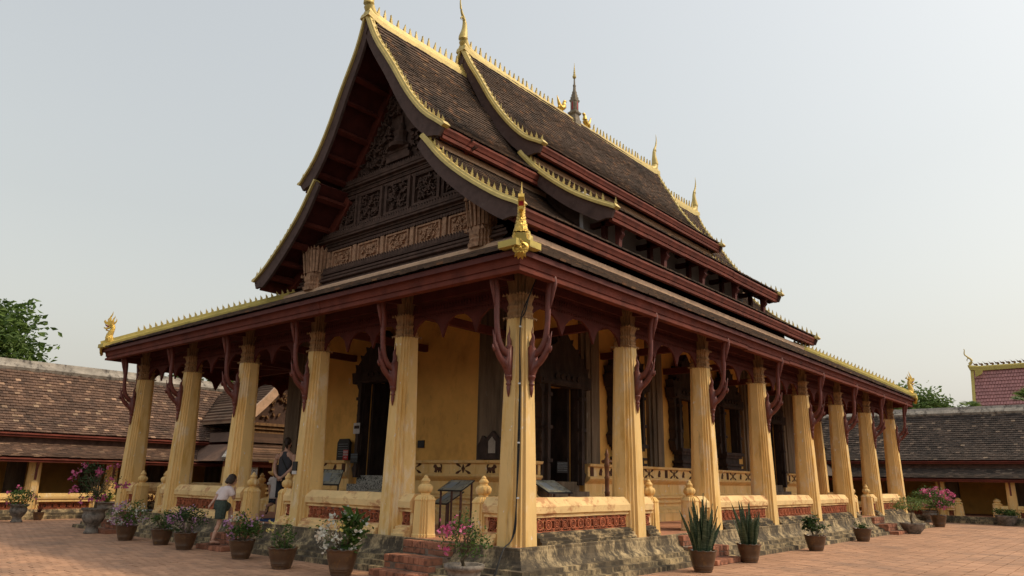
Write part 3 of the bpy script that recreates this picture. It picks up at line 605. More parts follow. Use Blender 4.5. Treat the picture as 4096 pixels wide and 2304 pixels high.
# fascia: stepped red boards all round
FSEC = [(-.14, HE), (.0, HE), (.0, HE+.06), (-.03, HE+.065), (-.03, HE+.10), (-.01, HE+.105), (.0, HE+.18), (.03, HE+.26), (.045, HE+.34), (-.02, HE+.35), (-.14, HE+.34)]
def fascia_run(p, q, out, n_):
    # boards butt end to end along the eave; the end boards are mitred at the corners
    p, q, o = Vector((*p, 0)), Vector((*q, 0)), Vector((*out, 0)); d = (q-p).normalized(); L = (q-p).length; cuts = [0]+sorted((k+random.uniform(-.2, .2))/n_ for k in range(1, n_))+[1]
    for k in range(n_):
        jz = random.gauss(0, .006); jo = random.gauss(0, .004)
        MB().loft([[p+d*(L*f+((-1 if f == 0 else 1)*dd if f in (0, 1) else (.0005 if e == 0 else -.0005)))+o*(dd+(jo if f not in (0, 1) else 0))+Vector((0, 0, z+(jz if f not in (0, 1) else 0))) for dd, z in FSEC] for e, f in enumerate((cuts[k], cuts[k+1]))]).build('fascia_board', M['red'], temple)
fascia_run((-5*A_-OX, -OY), (OX, -OY), (0, -1), 6); fascia_run((OX, -OY), (OX, LY+OY), (1, 0), 9); fascia_run((OX, LY+OY), (-5*A_-OX, LY+OY), (0, 1), 5); fascia_run((-5*A_-OX, LY+OY), (-5*A_-OX, -OY), (-1, 0), 6)
# ceiling boards, wall plates, tie beams, outriggers
for y in (0, LY): MB().box(-5*A_, 0, y-.09, y+.09, 4.82, 4.99).build('wall_plate', M['red_soffit'], temple)
for x in (0, -5*A_): MB().box(x-.09, x+.09, .1, LY-.1, 4.80, 4.97).build('wall_plate', M['red_soffit'], temple)
for (x, y, an) in COLS:
    tx, ty = min(max(x, X0), X1), min(max(y, Y0), Y1); MB().beam((x, y, 4.72), (tx, ty, 4.72), .13, .17).build('tie_beam', M['red_soffit'], temple)
    for a in an: MB().beam((x, y, 4.90), (x+math.cos(a)*(OX-.1), y+math.sin(a)*(OY-.12 if abs(math.sin(a)) > .5 else 0), 4.80), .09, .10).build('outrigger', M['red_soffit'], temple)
# fretwork valances between the columns
def valance(L, n):
    w = L/n; pts = [(-L/2, 4.80), (-L/2, 4.16)]
    for k in range(n):
        x0 = -L/2+w*k
        for t in np.linspace(0, 1, 9)[(0 if k == 0 else 1):]:
            a = abs(2*t-1); z = 4.47-.33*a**2.6-(.06 if a > .99 else 0)+(.012 if int(t*8) % 2 else 0); pts.append((x0+w*t, z if not (k in (0,) and t == 0) and not (k == n-1 and t == 1) else 4.10))
    pts.append((L/2, 4.80)); mb_ = MB()
    mb_.poly(pts, .045, lambda a, b, c: (a, c, b)); mb_.poly([(-L/2, 4.56), (L/2, 4.56), (L/2, 4.62), (-L/2, 4.62)], .09, lambda a, b, c: (a, c, b))
    for k in range(int(L/.075)):
        x0 = -L/2+.075*(k+.5)
        mb_.poly([(x0-.03, 4.62), (x0+.03, 4.62), (x0+.034, 4.67), (x0, 4.735), (x0-.034, 4.67)], .075, lambda a, b, c: (a, c, b))
        mb_.poly([(x0-.02, 4.515), (x0+.02, 4.515), (x0+.02, 4.555), (x0-.02, 4.555)], .07, lambda a, b, c: (a, c, b))
    return mb_.mesh('valance', M['valance'])
vf, vsd = valance(A_-.34, 3), valance(B_-.34, 3)
for y in (0, LY):
    for i in range(5): link('valance', vf, temple, T(-A_*(i+.5), y, 0))
for x in (0, -5*A_):
    for j in range(7): link('valance', vsd, temple, T(x, B_*(j+.5), 0) @ RZ(math.pi/2))
# coping where the veranda roof meets the hall, and the four hips
mb = MB(); mb.loft([[(-5*A_+HX-d, HY-d, z), (-HX+d, HY-d, z), (-HX+d, LY-HY+d, z), (-5*A_+HX-d, LY-HY+d, z)] for d, z in ((.37, 6.74), (.39, 6.95), (.33, 7.0), (.03, 7.17), (-.3, 7.19))], cap=False); mb.build('roof_coping', M['salmon'], temple)
fl_s, fl_m, fl_l = flame_mesh(.20, M['gold']), flame_mesh(.22, M['gold']), flame_mesh(.33, M['gold'])
def sweep(mb_, path, sec, side):
    """sweep section [(lateral, up)] along path; side = lateral unit vector"""
    P = [Vector(p) for p in path]; sv = Vector(side).normalized(); rings = []
    for i, p in enumerate(P):
        t = (P[min(i+1, len(P)-1)]-P[max(i-1, 0)]).normalized(); u = sv.cross(t).normalized()
        if u.z < 0: u = -u
        rings.append([p+sv*a+u*b for a, b in sec])
    mb_.loft(rings)
def along(path, step, start=0.):
    P = np.array(path, float); seg = np.linalg.norm(np.diff(P, axis=0), axis=1); s = np.concatenate([[0], np.cumsum(seg)])
    for d in np.arange(start, s[-1], step):
        p = np.array([np.interp(d, s, P[:, k]) for k in range(3)]); q = np.array([np.interp(min(d+.05, s[-1]), s, P[:, k]) for k in range(3)]); p0 = np.array([np.interp(max(d-.05, 0), s, P[:, k]) for k in range(3)])
        yield p, q-p0
CAPSEC = [(-.15, -.05), (.15, -.05), (.15, .07), (.10, .10), (.08, .19), (-.08, .19), (-.10, .10), (-.15, .07)]
hips = []
for k, (sx, sy) in enumerate(((-1, -1), (1, -1), (1, 1), (-1, 1))):
    path = [Vector(vring(f, .05)[k]) for f in np.linspace(.0, 1.0, 14)]
    for q_ in path[-3:]: q_.z += .0
    d = (path[-1]-path[0]); side = Vector((-d.y, d.x, 0)).normalized()
    mb = MB(); sweep(mb, path, CAPSEC, side); h_ = mb.build('hip_ridge', M['pale_gold'], temple); hips.append((path, side, h_))
    L_ = sum((path[i+1]-path[i]).length for i in range(13))
    for p, t in along(path, .165, .1):
        if (Vector(p)-path[-1]).length > .95: link('crest_flame', fl_s, h_, frame_mat(p+np.array((0, 0, .17)), t, (0, 0, 1)))
# naga heads on the hip ends
def naga_mesh():
    """local +x points outward from the corner, z up, origin on the hip cap near the corner"""
    b = MB(); f = lambda x, z: (x, 0, z)
    nk = smooth_pts([(-.62, .10), (-.42, .07), (-.20, .04), (-.02, .12), (.04, .30), (-.02, .50), (-.05, .64), (.0, .76), (.10, .80)], 4)
    b.tube([f(*p) for p in nk], np.interp(np.linspace(0, 1, len(nk)), [0, .2, .36, .5, .7, .88, 1], [.06, .12, .19, .13, .075, .07, .065]), 10)
    for k in range(5, len(nk)-2):                      # scale rings
        x, z = nk[k]; t = nk[k+1]-nk[k-1]; t /= np.linalg.norm(t); rr_ = np.interp(k/(len(nk)-1), [0, .2, .36, .5, .7, .88, 1], [.06, .12, .19, .13, .075, .07, .065])
        for a in np.linspace(0, 2*math.pi, 9, endpoint=False)+(.35 if k % 2 else 0):
            n = Vector((math.cos(a)*t[1], math.sin(a), -math.cos(a)*t[0])); c = Vector((x, 0, z))+n*rr_*.94; up = Vector((t[0], 0, t[1])); sd_ = n.cross(up)
            b.add([c-sd_*.035, c+n*.022+up*-.02, c+sd_*.035, c+up*.05], [(0, 1, 3), (1, 2, 3)])
    P2 = lambda a, c_, z: (a, z, c_)
    b.poly([(.02, .74), (.10, .70), (.17, .745), (.26, .79), (.30, .86), (.27, .94), (.24, .875), (.16, .87), (.10, .93), (.02, .90), (-.05, .84)], .13, P2)      # upper jaw and brow
    b.poly([(.05, .72), (.12, .65), (.22, .63), (.28, .66), (.27, .60), (.20, .57), (.10, .60), (.02, .66)], .10, P2)                                         # lower jaw
    b.tube([f(*p) for p in smooth_pts([(.17, .60), (.19, .54), (.10, .52), (.07, .44), (.10, .36), (.06, .30)], 3)], [.026]*15+[.01], 6)                      # beard curl
    for (x, z, x2, z2, x3, z3, w_) in ((.06, .88, .10, 1.06, .03, 1.30, .055), (-.03, .86, -.02, 1.0, -.06, 1.14, .045), (-.08, .80, -.13, .90, -.12, 1.03, .04), (.14, .88, .17, .98, .13, 1.08, .03)):
        b.tube([f(x, z), f((x+x2)/2+.015, (z+z2)/2), f(x2, z2), f((x2+x3)/2-.02, (z2+z3)/2), f(x3, z3)], [w_, w_*.9, w_*.7, w_*.4, .004], 6, .6, (0, 1, 0))
    for k in range(6):
        x = -.30-.16*k; s_ = .85+.07*k; b.poly([(x, .12+.02*k), (x+.16, .08+.02*k), (x+.04, .20*s_+.03*k), (x-.12*s_, .30*s_+.03*k)], .05, P2)
    return b.mesh('naga', M['goldleaf'], False)
def mask_mesh():
    b = MB(); P2 = lambda a, z, c: (c, a, z)
    b.poly([(0, .24), (.06, .17), (.05, .12), (.13, .10), (.17, .03), (.16, -.06), (.11, -.10), (.12, -.20), (.07, -.17), (.05, -.25), (.0, -.19), (-.05, -.25), (-.07, -.17), (-.12, -.20), (-.11, -.10), (-.16, -.06), (-.17, .03), (-.13, .10), (-.05, .12), (-.06, .17)], .05, P2)
    for s_ in (-1, 1):
        b.tube([(.035, s_*.02, .10), (.045, s_*.07, .08), (.05, s_*.12, .03), (.045, s_*.12, -.04), (.045, s_*.06, -.06)], [.012, .02, .024, .018, .008], 6)
        b.lathe([(.0, -.02), (.022, -.012), (.022, .012), (.0, .02)], 8, (.04, s_*.06, .02))
        b.tube([(.035, s_*.02, -.07), (.05, s_*.06, -.10), (.04, s_*.07, -.15)], [.015, .02, .006], 6)
    b.lathe([(.0, -.035), (.035, -.02), (.035, .015), (.0, .03)], 8, (.045, 0, -.01)); b.lathe([(.0, -.03), (.028, -.015), (.028, .01), (.0, .025)], 8, (.04, 0, -.10)); b.lathe([(.02, 0), (.03, .05), (.01, .1), (.0, .13)], 8, (.02, 0, .12))
    return b.mesh('hip_mask', M['goldleaf'], True)
ng, mk = naga_mesh(), mask_mesh()
for k, (path, side, h_) in enumerate(hips):
    d = path[-1]-path[0]; a = math.atan2(d.y, d.x); e_ = path[-1]
    o = link('naga', ng, temple, T(e_.x-.16*math.cos(a), e_.y-.16*math.sin(a), e_.z+.13) @ RZ(a) @ Matrix.Scale(.76, 4)); o['label'] = 'gilded naga serpent rearing at the end of the hip ridge'
    m_ = link('hip_mask', mk, o, T(.22, 0, -.24))
    link('mouth_lining', MB().poly([(.08, .70), (.20, .74), (.25, .78), (.22, .70), (.16, .66)], .09, lambda a_, c2, z: (a_, z, c2)).mesh('mouth_lining', M['maroon']), o)
    sx, sy = (1 if e_.x > XC else -1), (1 if e_.y > LY/2 else -1)
    hb = MB(); hb.beam((e_.x+.02*sx, e_.y+.03*sy, e_.z+.03), (e_.x-.36*sx, e_.y+.03*sy, e_.z+.03), .20, .11); hb.beam((e_.x+.03*sx, e_.y-.08*sy, e_.z+.028), (e_.x+.03*sx, e_.y-.36*sy, e_.z+.028), .20, .11); hb.build('hip_end_block', M['pale_gold'], temple)

# ---- the tiered main roofs
KL = .0726
UA = [(.02, 14.30), (.42, 13.38), (1.11, 12.33), (1.75, 11.30), (2.36, 10.54), (2.95, 10.06)]
LA = [(2.30, 9.90), (2.45, 9.74), (3.06, 9.05), (3.86, 8.37), (4.78, 7.73), (5.30, 7.45)]
UB = [(.02, 15.14), (.35, 14.45), (.73, 13.80), (1.29, 12.80), (1.91, 11.94), (2.51, 11.31), (3.02, 11.0)]
LB = [(2.30, 10.88), (2.45, 10.70), (3.05, 10.05), (4.0, 9.28), (4.76, 8.81), (5.31, 8.53)]
YG1, YG2 = 2.133, 6.043
BOARD_T = .08
def tier(prof, yg, upper, ycut=None):
    P = smooth_pts(prof, 4)
    y0 = lambda z: yg-KL*(z-7.481)
    spans = [(0, 1)] if ycut is None else [(0, ycut), (1-ycut, 1)]
    def yy(f, z): a = y0(z); return a+(LY-2*a)*f
    nr = []
    for i in range(len(P)):
        t = P[min(i+1, len(P)-1)]-P[max(i-1, 0)]; t /= np.linalg.norm(t); nr.append(np.array((-t[1], t[0])))
    for s_ in (1, -1):
        for (fa, fb) in spans:
            rg = []
            for f in (fa, fb):
                rg.append([(XC+s_*p[0], yy(f, p[1]), p[1]) for p in P]+[(XC+s_*(p[0]-n[0]*.07), yy(f, p[1]), p[1]-n[1]*.07) for p, n in zip(P[::-1], nr[::-1])])
            d0 = MB().loft(rg).build('upper_roof' if upper else 'lower_roof', M['red_soffit'], temple)
            if s_ > 0: dk = d0
    for (fa, fb) in spans:       # tiles on the visible slope, a closed sheet of tile on the far one
        zs = P[:, 1]; seg = np.linalg.norm(np.diff(P, axis=0), axis=1); ss = np.concatenate([[0], np.cumsum(seg)])/seg.sum()
        c_, r_ = tile_field((XC, 0, 0), (1, 0, 0), (0, 1, 0), prof, lambda f: (yy(fa, np.interp(f, ss, zs))+.10, yy(fb, np.interp(f, ss, zs))-.10), e=.14, w=.16, L=.19)
        TILES.append((c_, r_, dk))
        MB().loft([[(XC-p[0]-n[0]*.03, yy(f, p[1]), p[1]+n[1]*.03) for p, n in zip(P, nr)] for f in (fa, fb)], cap=False, close=False).build('tile_sheet', M['tile'], temple)
    # eave fascia
    ue, ze = P[-1]
    for s_ in (1, -1):
        sec = [(.03, -.02), (.05, -.09), (.02, -.15), (.0, -.22), (-.03, -.225), (-.03, -.25), (-.01, -.255), (-.01, -.34), (-.12, -.34), (-.12, -.02)]
        for (a, b) in spans:
            nb_ = 6 if b-a > .5 else 2; ct = [a]+[a+(b-a)*(k+random.uniform(-.15, .15))/nb_ for k in range(1, nb_)]+[b]
            for k in range(nb_):
                jz = random.gauss(0, .007); MB().loft([[(XC+s_*(ue+d), yy(f, ze)+g_, ze+h+jz) for d, h in sec] for f, g_ in ((ct[k], .08 if ct[k] == 0 else .0005), (ct[k+1], -.08 if ct[k+1] == 1 else -.0005))]).build('fascia_board', M['red'], temple)
    # verges: dark board, gold coping, flames
    for end in (0, 1):
        for s_ in (1, -1):
            bd = MB(); rg = []
            for i, (p, n) in enumerate(zip(P, nr)):
                f = i/(len(P)-1); dp = .26+.20*f; dp *= 1 if i < len(P)-1 else .7
                a, c = (p[0], p[1]+.02), (p[0]-n[0]*dp, p[1]-n[1]*dp)
                if upper and i == 0: c = (0, p[1]-.62)
                y = yy(end, p[1]); rg.append([(XC+s_*a[0], y-BOARD_T/2, a[1]), (XC+s_*c[0], y-BOARD_T/2, c[1]), (XC+s_*c[0], y+BOARD_T/2, c[1]), (XC+s_*a[0], y+BOARD_T/2, a[1])])
            p, n = P[-1], nr[-1]; t = np.array((n[1], -n[0])); ex = p+t*.16; y = yy(end, p[1])
            rg.append([(XC+s_*(ex[0]-n[0]*.05), y-BOARD_T/2, ex[1]-n[1]*.05), (XC+s_*(ex[0]-n[0]*.27), y-BOARD_T/2, ex[1]-n[1]*.27), (XC+s_*(ex[0]-n[0]*.27), y+BOARD_T/2, ex[1]-n[1]*.27), (XC+s_*(ex[0]-n[0]*.05), y+BOARD_T/2, ex[1]-n[1]*.05)])
            bd.loft(rg); bd.build('bargeboard', M['board'], temple)
            ext_ = [(XC+s_*ex[0], yy(end, ex[1]), ex[1]+.02), (XC+s_*(ex[0]+.06), yy(end, ex[1]), ex[1]+.06)]
            path = [(XC+s_*p[0], yy(end, p[1]), p[1]+.03) for p in P]+ext_
            gd = MB(); sweep(gd, path, [(-.11, -.05), (.11, -.05), (.11, .02), (.085, .045), (.07, .085), (-.07, .085), (-.085, .045), (-.11, .02)], (0, 1, 0)); gd = gd.build('verge_coping', M['gold'], temple)
            st_ = .215
            for pp, tt in along(path, st_, .35 if upper else .15):
                n_ = np.array((-tt[2]*s_, 0, abs(tt[0]))); n_ /= np.linalg.norm(n_); n_ = n_ if n_[2] > 0 else -n_
                up_ = n_*.35+np.array((0, 0, .65))
                link('crest_flame', fl_m, gd, T(*(pp+np.array((0, 0, .07)))) @ RZ((.65 if s_ > 0 else math.pi+.65)+random.gauss(0, .12)) @ Matrix.Diagonal((.8, .8, random.uniform(.85, 1.12), 1)) @ Matrix.Rotation(random.gauss(0, .07), 4, 'Y')) if random.random() > .03 else None
    return P, yy
PA, yyA = tier(UA, YG1, True, .27); PLA, yyLA = tier(LA, YG1, False)
PB, yyB = tier(UB, YG2, True); PLB, yyLB = tier(LB, YG2, False)
# copings along the heads of the lower tiers (pale mortar strips)
for (u, z, yf, zz) in ((2.52, 9.70, yyLA, 9.7), (2.52, 10.66, yyLB, 10.66)):
    MB().loft([[(XC+u-.22, y, z+.14), (XC+u-.22, y, z+.30), (XC+u-.06, y, z+.25), (XC+u+.16, y, z+.06), (XC+u+.17, y, z-.10)] for y in (yf(0, zz)+.15, yf(1, zz)-.15)]).build('roof_coping', M['salmon'], temple)
# ridges with flames and end finials
RSEC = [(-.20, -.24), (.20, -.24), (.20, -.08), (.14, -.05), (.13, .06), (.08, .09), (.07, .17), (-.07, .17), (-.08, .09), (-.13, .06), (-.14, -.05), (-.20, -.08)]
def ridge(ya, yb, z, sag, skip=None, lift_a=True, lift_b=True):
    n_ = 24; path = []
    for k in range(n_+1):
        f = k/n_; y = ya+(yb-ya)*f; dz = -sag*math.sin(math.pi*f)
        if lift_a: dz += .16*max(0, 1-(y-ya)/.9)**2.2
        if lift_b: dz += .16*max(0, 1-(yb-y)/.9)**2.2
        path.append((XC, y, z+dz))
    mb_ = MB(); sweep(mb_, path, RSEC, (1, 0, 0)); r_ = mb_.build('ridge', M['gold'], temple)
    mid = (ya+yb)/2
    for p, t in along(path, .25, .42 if lift_a else .1):
        if skip and abs(p[1]-skip) < 1.25: continue
        if lift_b and yb-p[1] < .4: continue
        link('crest_flame', fl_l, r_, T(XC, p[1], p[2]+.155) @ RZ((math.pi/2 if p[1] < mid else -math.pi/2)+random.gauss(0, .1)) @ Matrix.Diagonal((.72, .8, random.uniform(.88, 1.12), 1)) @ Matrix.Rotation(random.gauss(0, .06), 4, 'Y'))
    return r_
yB0, yB1 = yyB(0, 15.14), yyB(1, 15.14); yA0, yA1 = yyA(0, 14.3), yyA(1, 14.3)
ridge(yB0-.05, yB1+.05, 15.12, .10, LY/2); ridge(yA0-.05, YG2+.3, 14.28, .0, None, True, False); ridge(LY-YG2-.3, yA1+.05, 14.28, .0, None, False, True)
def chofa(y, z, s_):
    """s_=-1 towards the front"""
    pts = smooth_pts([(.42, -.02), (.14, .08), (.0, .34), (.04, .66), (.04, .95), (-.02, 1.13), (-.10, 1.26), (-.17, 1.46), (-.20, 1.70), (-.17, 1.92)], 4)
    mb_ = MB(); mb_.tube([(XC, y-s_*a, z+b) for a, b in pts], np.interp(np.linspace(0, 1, len(pts)), [0, .12, .24, .38, .52, .66, .8, 1], [.12, .15, .16, .09, .06, .045, .035, .006]), 10)
    mb_.tube([(XC, y-s_*(-.02), z+1.12), (XC, y+s_*.10, z+1.12), (XC, y+s_*.15, z+1.06), (XC, y+s_*.12, z+1.0)], [.035, .035, .025, .005], 6)
    mb_.build('ridge_finial', M['gold'], temple, True)
for y, z, s_ in ((yB0, 15.20, -1), (yB1, 15.20, 1), (yA0, 14.36, -1), (yA1, 14.36, 1)): chofa(y, z, s_)
# spire over the middle of the ridge, with two gilded birds
sp = MB(); q = LY/2
def sq(h, z): h *= .52; return [(XC-h, q-h, z), (XC+h, q-h, z), (XC+h, q+h, z), (XC-h, q+h, z)]
sp.loft([sq(h, z) for h, z in ((.36, 14.6), (.36, 15.15), (.30, 15.2), (.26, 15.38), (.36, 15.44), (.38, 15.5), (.25, 15.56), (.22, 15.62), (.22, 15.95), (.27, 15.98), (.29, 16.05), (.22, 16.08), (.22, 16.18), (.17, 16.2), (.17, 16.3), (.13, 16.32), (.13, 16.42), (.09, 16.45), (.07, 16.65), (.085, 16.66), (.085, 16.72), (.05, 16.75), (.035, 17.02), (.03, 17.05))])
for a in range(4):
    ca, sa = math.cos(a*math.pi/2), math.sin(a*math.pi/2); sp.poly([(-.14, 15.56), (.14, 15.56), (.15, 15.86), (0, 16.12), (-.15, 15.86)], .06, lambda x, z, c: (XC+(.125+c*.5)*ca-x*.5*sa, q+(.125+c*.5)*sa+x*.5*ca, z))
spo = sp.build('ridge_spire', M['spire'], temple)
MB().lathe([(.03, 17.0), (.07, 17.05), (.075, 17.12), (.04, 17.16), (.05, 17.19), (.03, 17.24), (.045, 17.27), (.025, 17.33), (.035, 17.36), (.02, 17.42), (.028, 17.45), (.016, 17.52), (.004, 17.72)], 10, (XC, q, 0)).build('spire_tip', M['gold'], spo)
for a in range(4):
    ca, sa = math.cos(a*math.pi/2), math.sin(a*math.pi/2); MB().poly([(-.06, 15.6), (.06, 15.6), (.06, 15.88), (0, 15.97), (-.06, 15.88)], .02, lambda x, z, c: (XC+(.145+c*.5)*ca-x*.5*sa, q+(.145+c*.5)*sa+x*.5*ca, z)).build('spire_niche', M['maroon'], spo)
for s_ in (-1, 1):
    hb = MB(); f = lambda a, b: (XC, q+s_*(.85-a*.95), 15.18+b*.95)
    hb.tube([f(*p) for p in smooth_pts([(-.30, .62), (-.22, .42), (-.12, .26), (.02, .20), (.14, .30), (.16, .46), (.20, .56), (.30, .56)], 3)], np.interp(np.linspace(0, 1, 22), [0, .2, .4, .55, .75, .9, 1], [.01, .06, .09, .12, .06, .06, .006]), 8)
    for a in (-.02, .07): hb.tube([f(a, .2), f(a, .0)], [.03, .02], 6)
    hb.tube([f(-.12, .22), f(-.2, .12), f(-.14, .06)], [.08, .06, .01], 6); hb.build('ridge_bird', M['goldleaf'], temple, True)
# ---- clerestory between the two sets of lower roofs
for s_ in (1, -1): MB().box(*sorted((XC+s_*4.0, XC+s_*4.12)), YG2+.35, LY-YG2-.35, 8.05, 9.4).build('clerestory_wall', M['white'], temple)
for s_ in (1, -1): MB().box(*sorted((XC+s_*2.2, XC+s_*2.3)), YG2+.6, LY-YG2-.6, 9.6, 11.2).build('upper_wall', M['red_soffit'], temple); MB().box(*sorted((XC+s_*2.08, XC+s_*2.18)), Y0+.1, LY-Y0-.1, 9.5, 10.4).build('upper_wall', M['red_soffit'], temple)
for y in np.linspace(YG2+.75, LY-YG2-.75, 5):
    for s_ in (1, -1):
        br = MB(); bx_ = lambda u0, u1, z0, z1: br.box(*sorted((XC+s_*u0, XC+s_*u1)), y-.08, y+.08, z0, z1)
        bx_(4.13, 5.15, 8.38, 8.52); bx_(4.5, 4.62, 8.0, 8.75); bx_(4.13, 4.6, 8.76, 8.86)
        br.poly([(4.95, 8.40), (5.22, 8.40), (5.22, 8.20), (5.14, 8.12), (5.18, 8.02), (5.08, 7.90), (5.06, 7.68), (4.95, 7.70)], .15, lambda u, z, c: (XC+s_*u, y+c, z)); br.build('clerestory_bracket', M['red_soffit'], temple)
# gable walls closing the raised roof
for y, s_ in ((YG2+.55, -1), (LY-YG2-.55, 1)):
    MB().poly([(-4.0, 8.2), (4.0, 8.2), (4.0, 9.2), (3.0, 9.95), (2.35, 10.7), (2.35, 11.35), (1.8, 11.95), (1.15, 12.85), (.6, 13.85), (0, 14.9), (-.6, 13.85), (-1.15, 12.85), (-1.8, 11.95), (-2.35, 11.35), (-2.35, 10.7), (-3.0, 9.95), (-4.0, 9.2)], .1, lambda a, z, c: (XC+a, y+c, z)).build('inner_gable', M['darkwood'], temple)

# ---- carved gable front
GO = [(4.45, 6.85), (4.45, 7.82), (3.86, 8.24), (3.06, 8.92), (2.42, 9.62), (2.36, 10.36), (1.72, 11.14), (1.08, 12.14), (.42, 13.16), (.0, 13.95)]
for y, s_ in ((Y0, -1), (LY-Y0, 1)):
    MB().poly(GO+[(-a, z) for a, z in GO[::-1][1:]], .2, lambda a, z, c: (XC+a, y-s_*.10+c, z)).build('gable_wall', M['darkwood'], temple)
GY = Y0
def band(hw, z0, z1, dp, nm='cornice', mt='darkwood', tt=None, tb=None):
    mb_ = MB(); h = z1-z0
    mb_.loft([[(XC+s_*(hw+o_*.6), GY-dp*o_, z) if o_ >= 0 else (XC+s_*hw, GY+.02, z) for s_ in (-1, 1)]+[(XC+hw, GY+.02, z), (XC-hw, GY+.02, z)] for o_, z in ((.6, z0), (.6, z0+.2*h), (1, z0+.3*h), (1, z0+.55*h), (.7, z0+.62*h), (.9, z0+.75*h), (.9, z1))])
    for zz, sg, on in ((z1, 1, tt), (z0, -1, tb)):
        if on:
            for k in range(int(2*hw/.105)):
                a = -hw+.105*(k+.5); mb_.poly([(a-.045, 0), (a+.045, 0), (a+.05, .06), (a, on), (a-.05, .06)], .05, lambda x, z, c: (XC+x, GY-dp*.7+c, zz+sg*z))
    return mb_.build(nm, M[mt], temple)
band(2.5, 9.90, 10.14, .22, tt=.13); band(2.55, 9.74, 9.88, .12, tb=.08)
band(3.30, 8.36, 8.58, .26, tt=.15); band(3.3, 8.24, 8.34, .14, tb=.10)
band(3.6, 7.36, 7.46, .22, tt=.16); band(3.75, 7.10, 7.34, .26, tb=.12); band(4.2, 6.88, 7.06, .30)
def curls(nm, mt, n_, inside, depth, size, seed):
    rnd = random.Random(seed); mb_ = MB(); k = 0
    while k < n_:
        a, z = inside(rnd)
        if a is None: continue
        an = rnd.random()*6.28; s_ = size*(.6+.8*rnd.random()); ca, sa = math.cos(an), math.sin(an); dd = depth*(.4+.8*rnd.random())
        sh = [(-.5, -.06), (-.1, -.24), (.3, -.2), (.52, .08), (.36, .30), (.16, .28), (.30, .10), (.12, -.04), (-.15, .02)]
        mb_.poly([(p*s_*ca-q_*s_*sa, p*s_*sa+q_*s_*ca) for p, q_ in sh], dd, lambda x, y_, c: (XC+a+x, GY-.0-dd/2+c, z+y_)); k += 1
    return tag(mb_.build(nm, M[mt], temple), kind='stuff')
Pin = np.array(GO[::-1])
def in_tymp(r):
    z = 10.32+r.random()*3.1; hw = np.interp(z, Pin[::-1][:, 1], Pin[::-1][:, 0])-.22; a = (2*r.random()-1)*hw
    return (a, z) if abs(a) < hw and not (abs(a) < .45 and z < 11.9) else (None, None)
curls('carving', 'darkwood', 420, in_tymp, .13, .19, 3)
# enthroned figure at the middle of the tympanum: stepped throne, body, pointed crown
fg = MB(); fg.box(XC-.5, XC+.5, GY-.16, GY, 10.34, 10.5).box(XC-.40, XC+.40, GY-.14, GY, 10.5, 10.62).box(XC-.45, XC+.45, GY-.16, GY, 10.62, 10.70)
fg.lathe([(.34, 10.70), (.36, 10.80), (.22, 10.90), (.20, 11.05), (.24, 11.2), (.10, 11.28), (.12, 11.36), (.11, 11.46), (.06, 11.52), (.04, 11.65), (.01, 11.85)], 12, (XC, GY-.06, 0)); fg.build('tympanum_figure', M['darkwood'], temple)
# upper row: five framed carved panels
xs = np.linspace(-3.0, 3.0, 6)
for k in range(5):
    a, b = xs[k]+.06, xs[k+1]-.06; hwz = 2.42
    z0_, z1_ = 8.76, 9.72
    if k in (0, 4): (a, b) = (-2.62, -1.82) if k == 0 else (1.82, 2.62)
    fr = MB()
    for (u0, u1, v0, v1) in ((a, a+.10, z0_, z1_), (b-.10, b, z0_, z1_), (a+.10, b-.10, z0_, z0_+.08), (a+.10, b-.10, z1_-.08, z1_)): fr.box(XC+u0, XC+u1, GY-.10, GY, v0, v1)
    fr.box(XC+b+.0, XC+b+.06, GY-.15, GY, z0_-.05, z1_); fr.build('panel_frame', M['darkwood'], temple)
    curls('carving', 'darkwood', 60, lambda r, a=a, b=b: (a+.16+(b-a-.32)*r.random(), z0_+.14+.68*r.random()), .11, .15, 20+k)
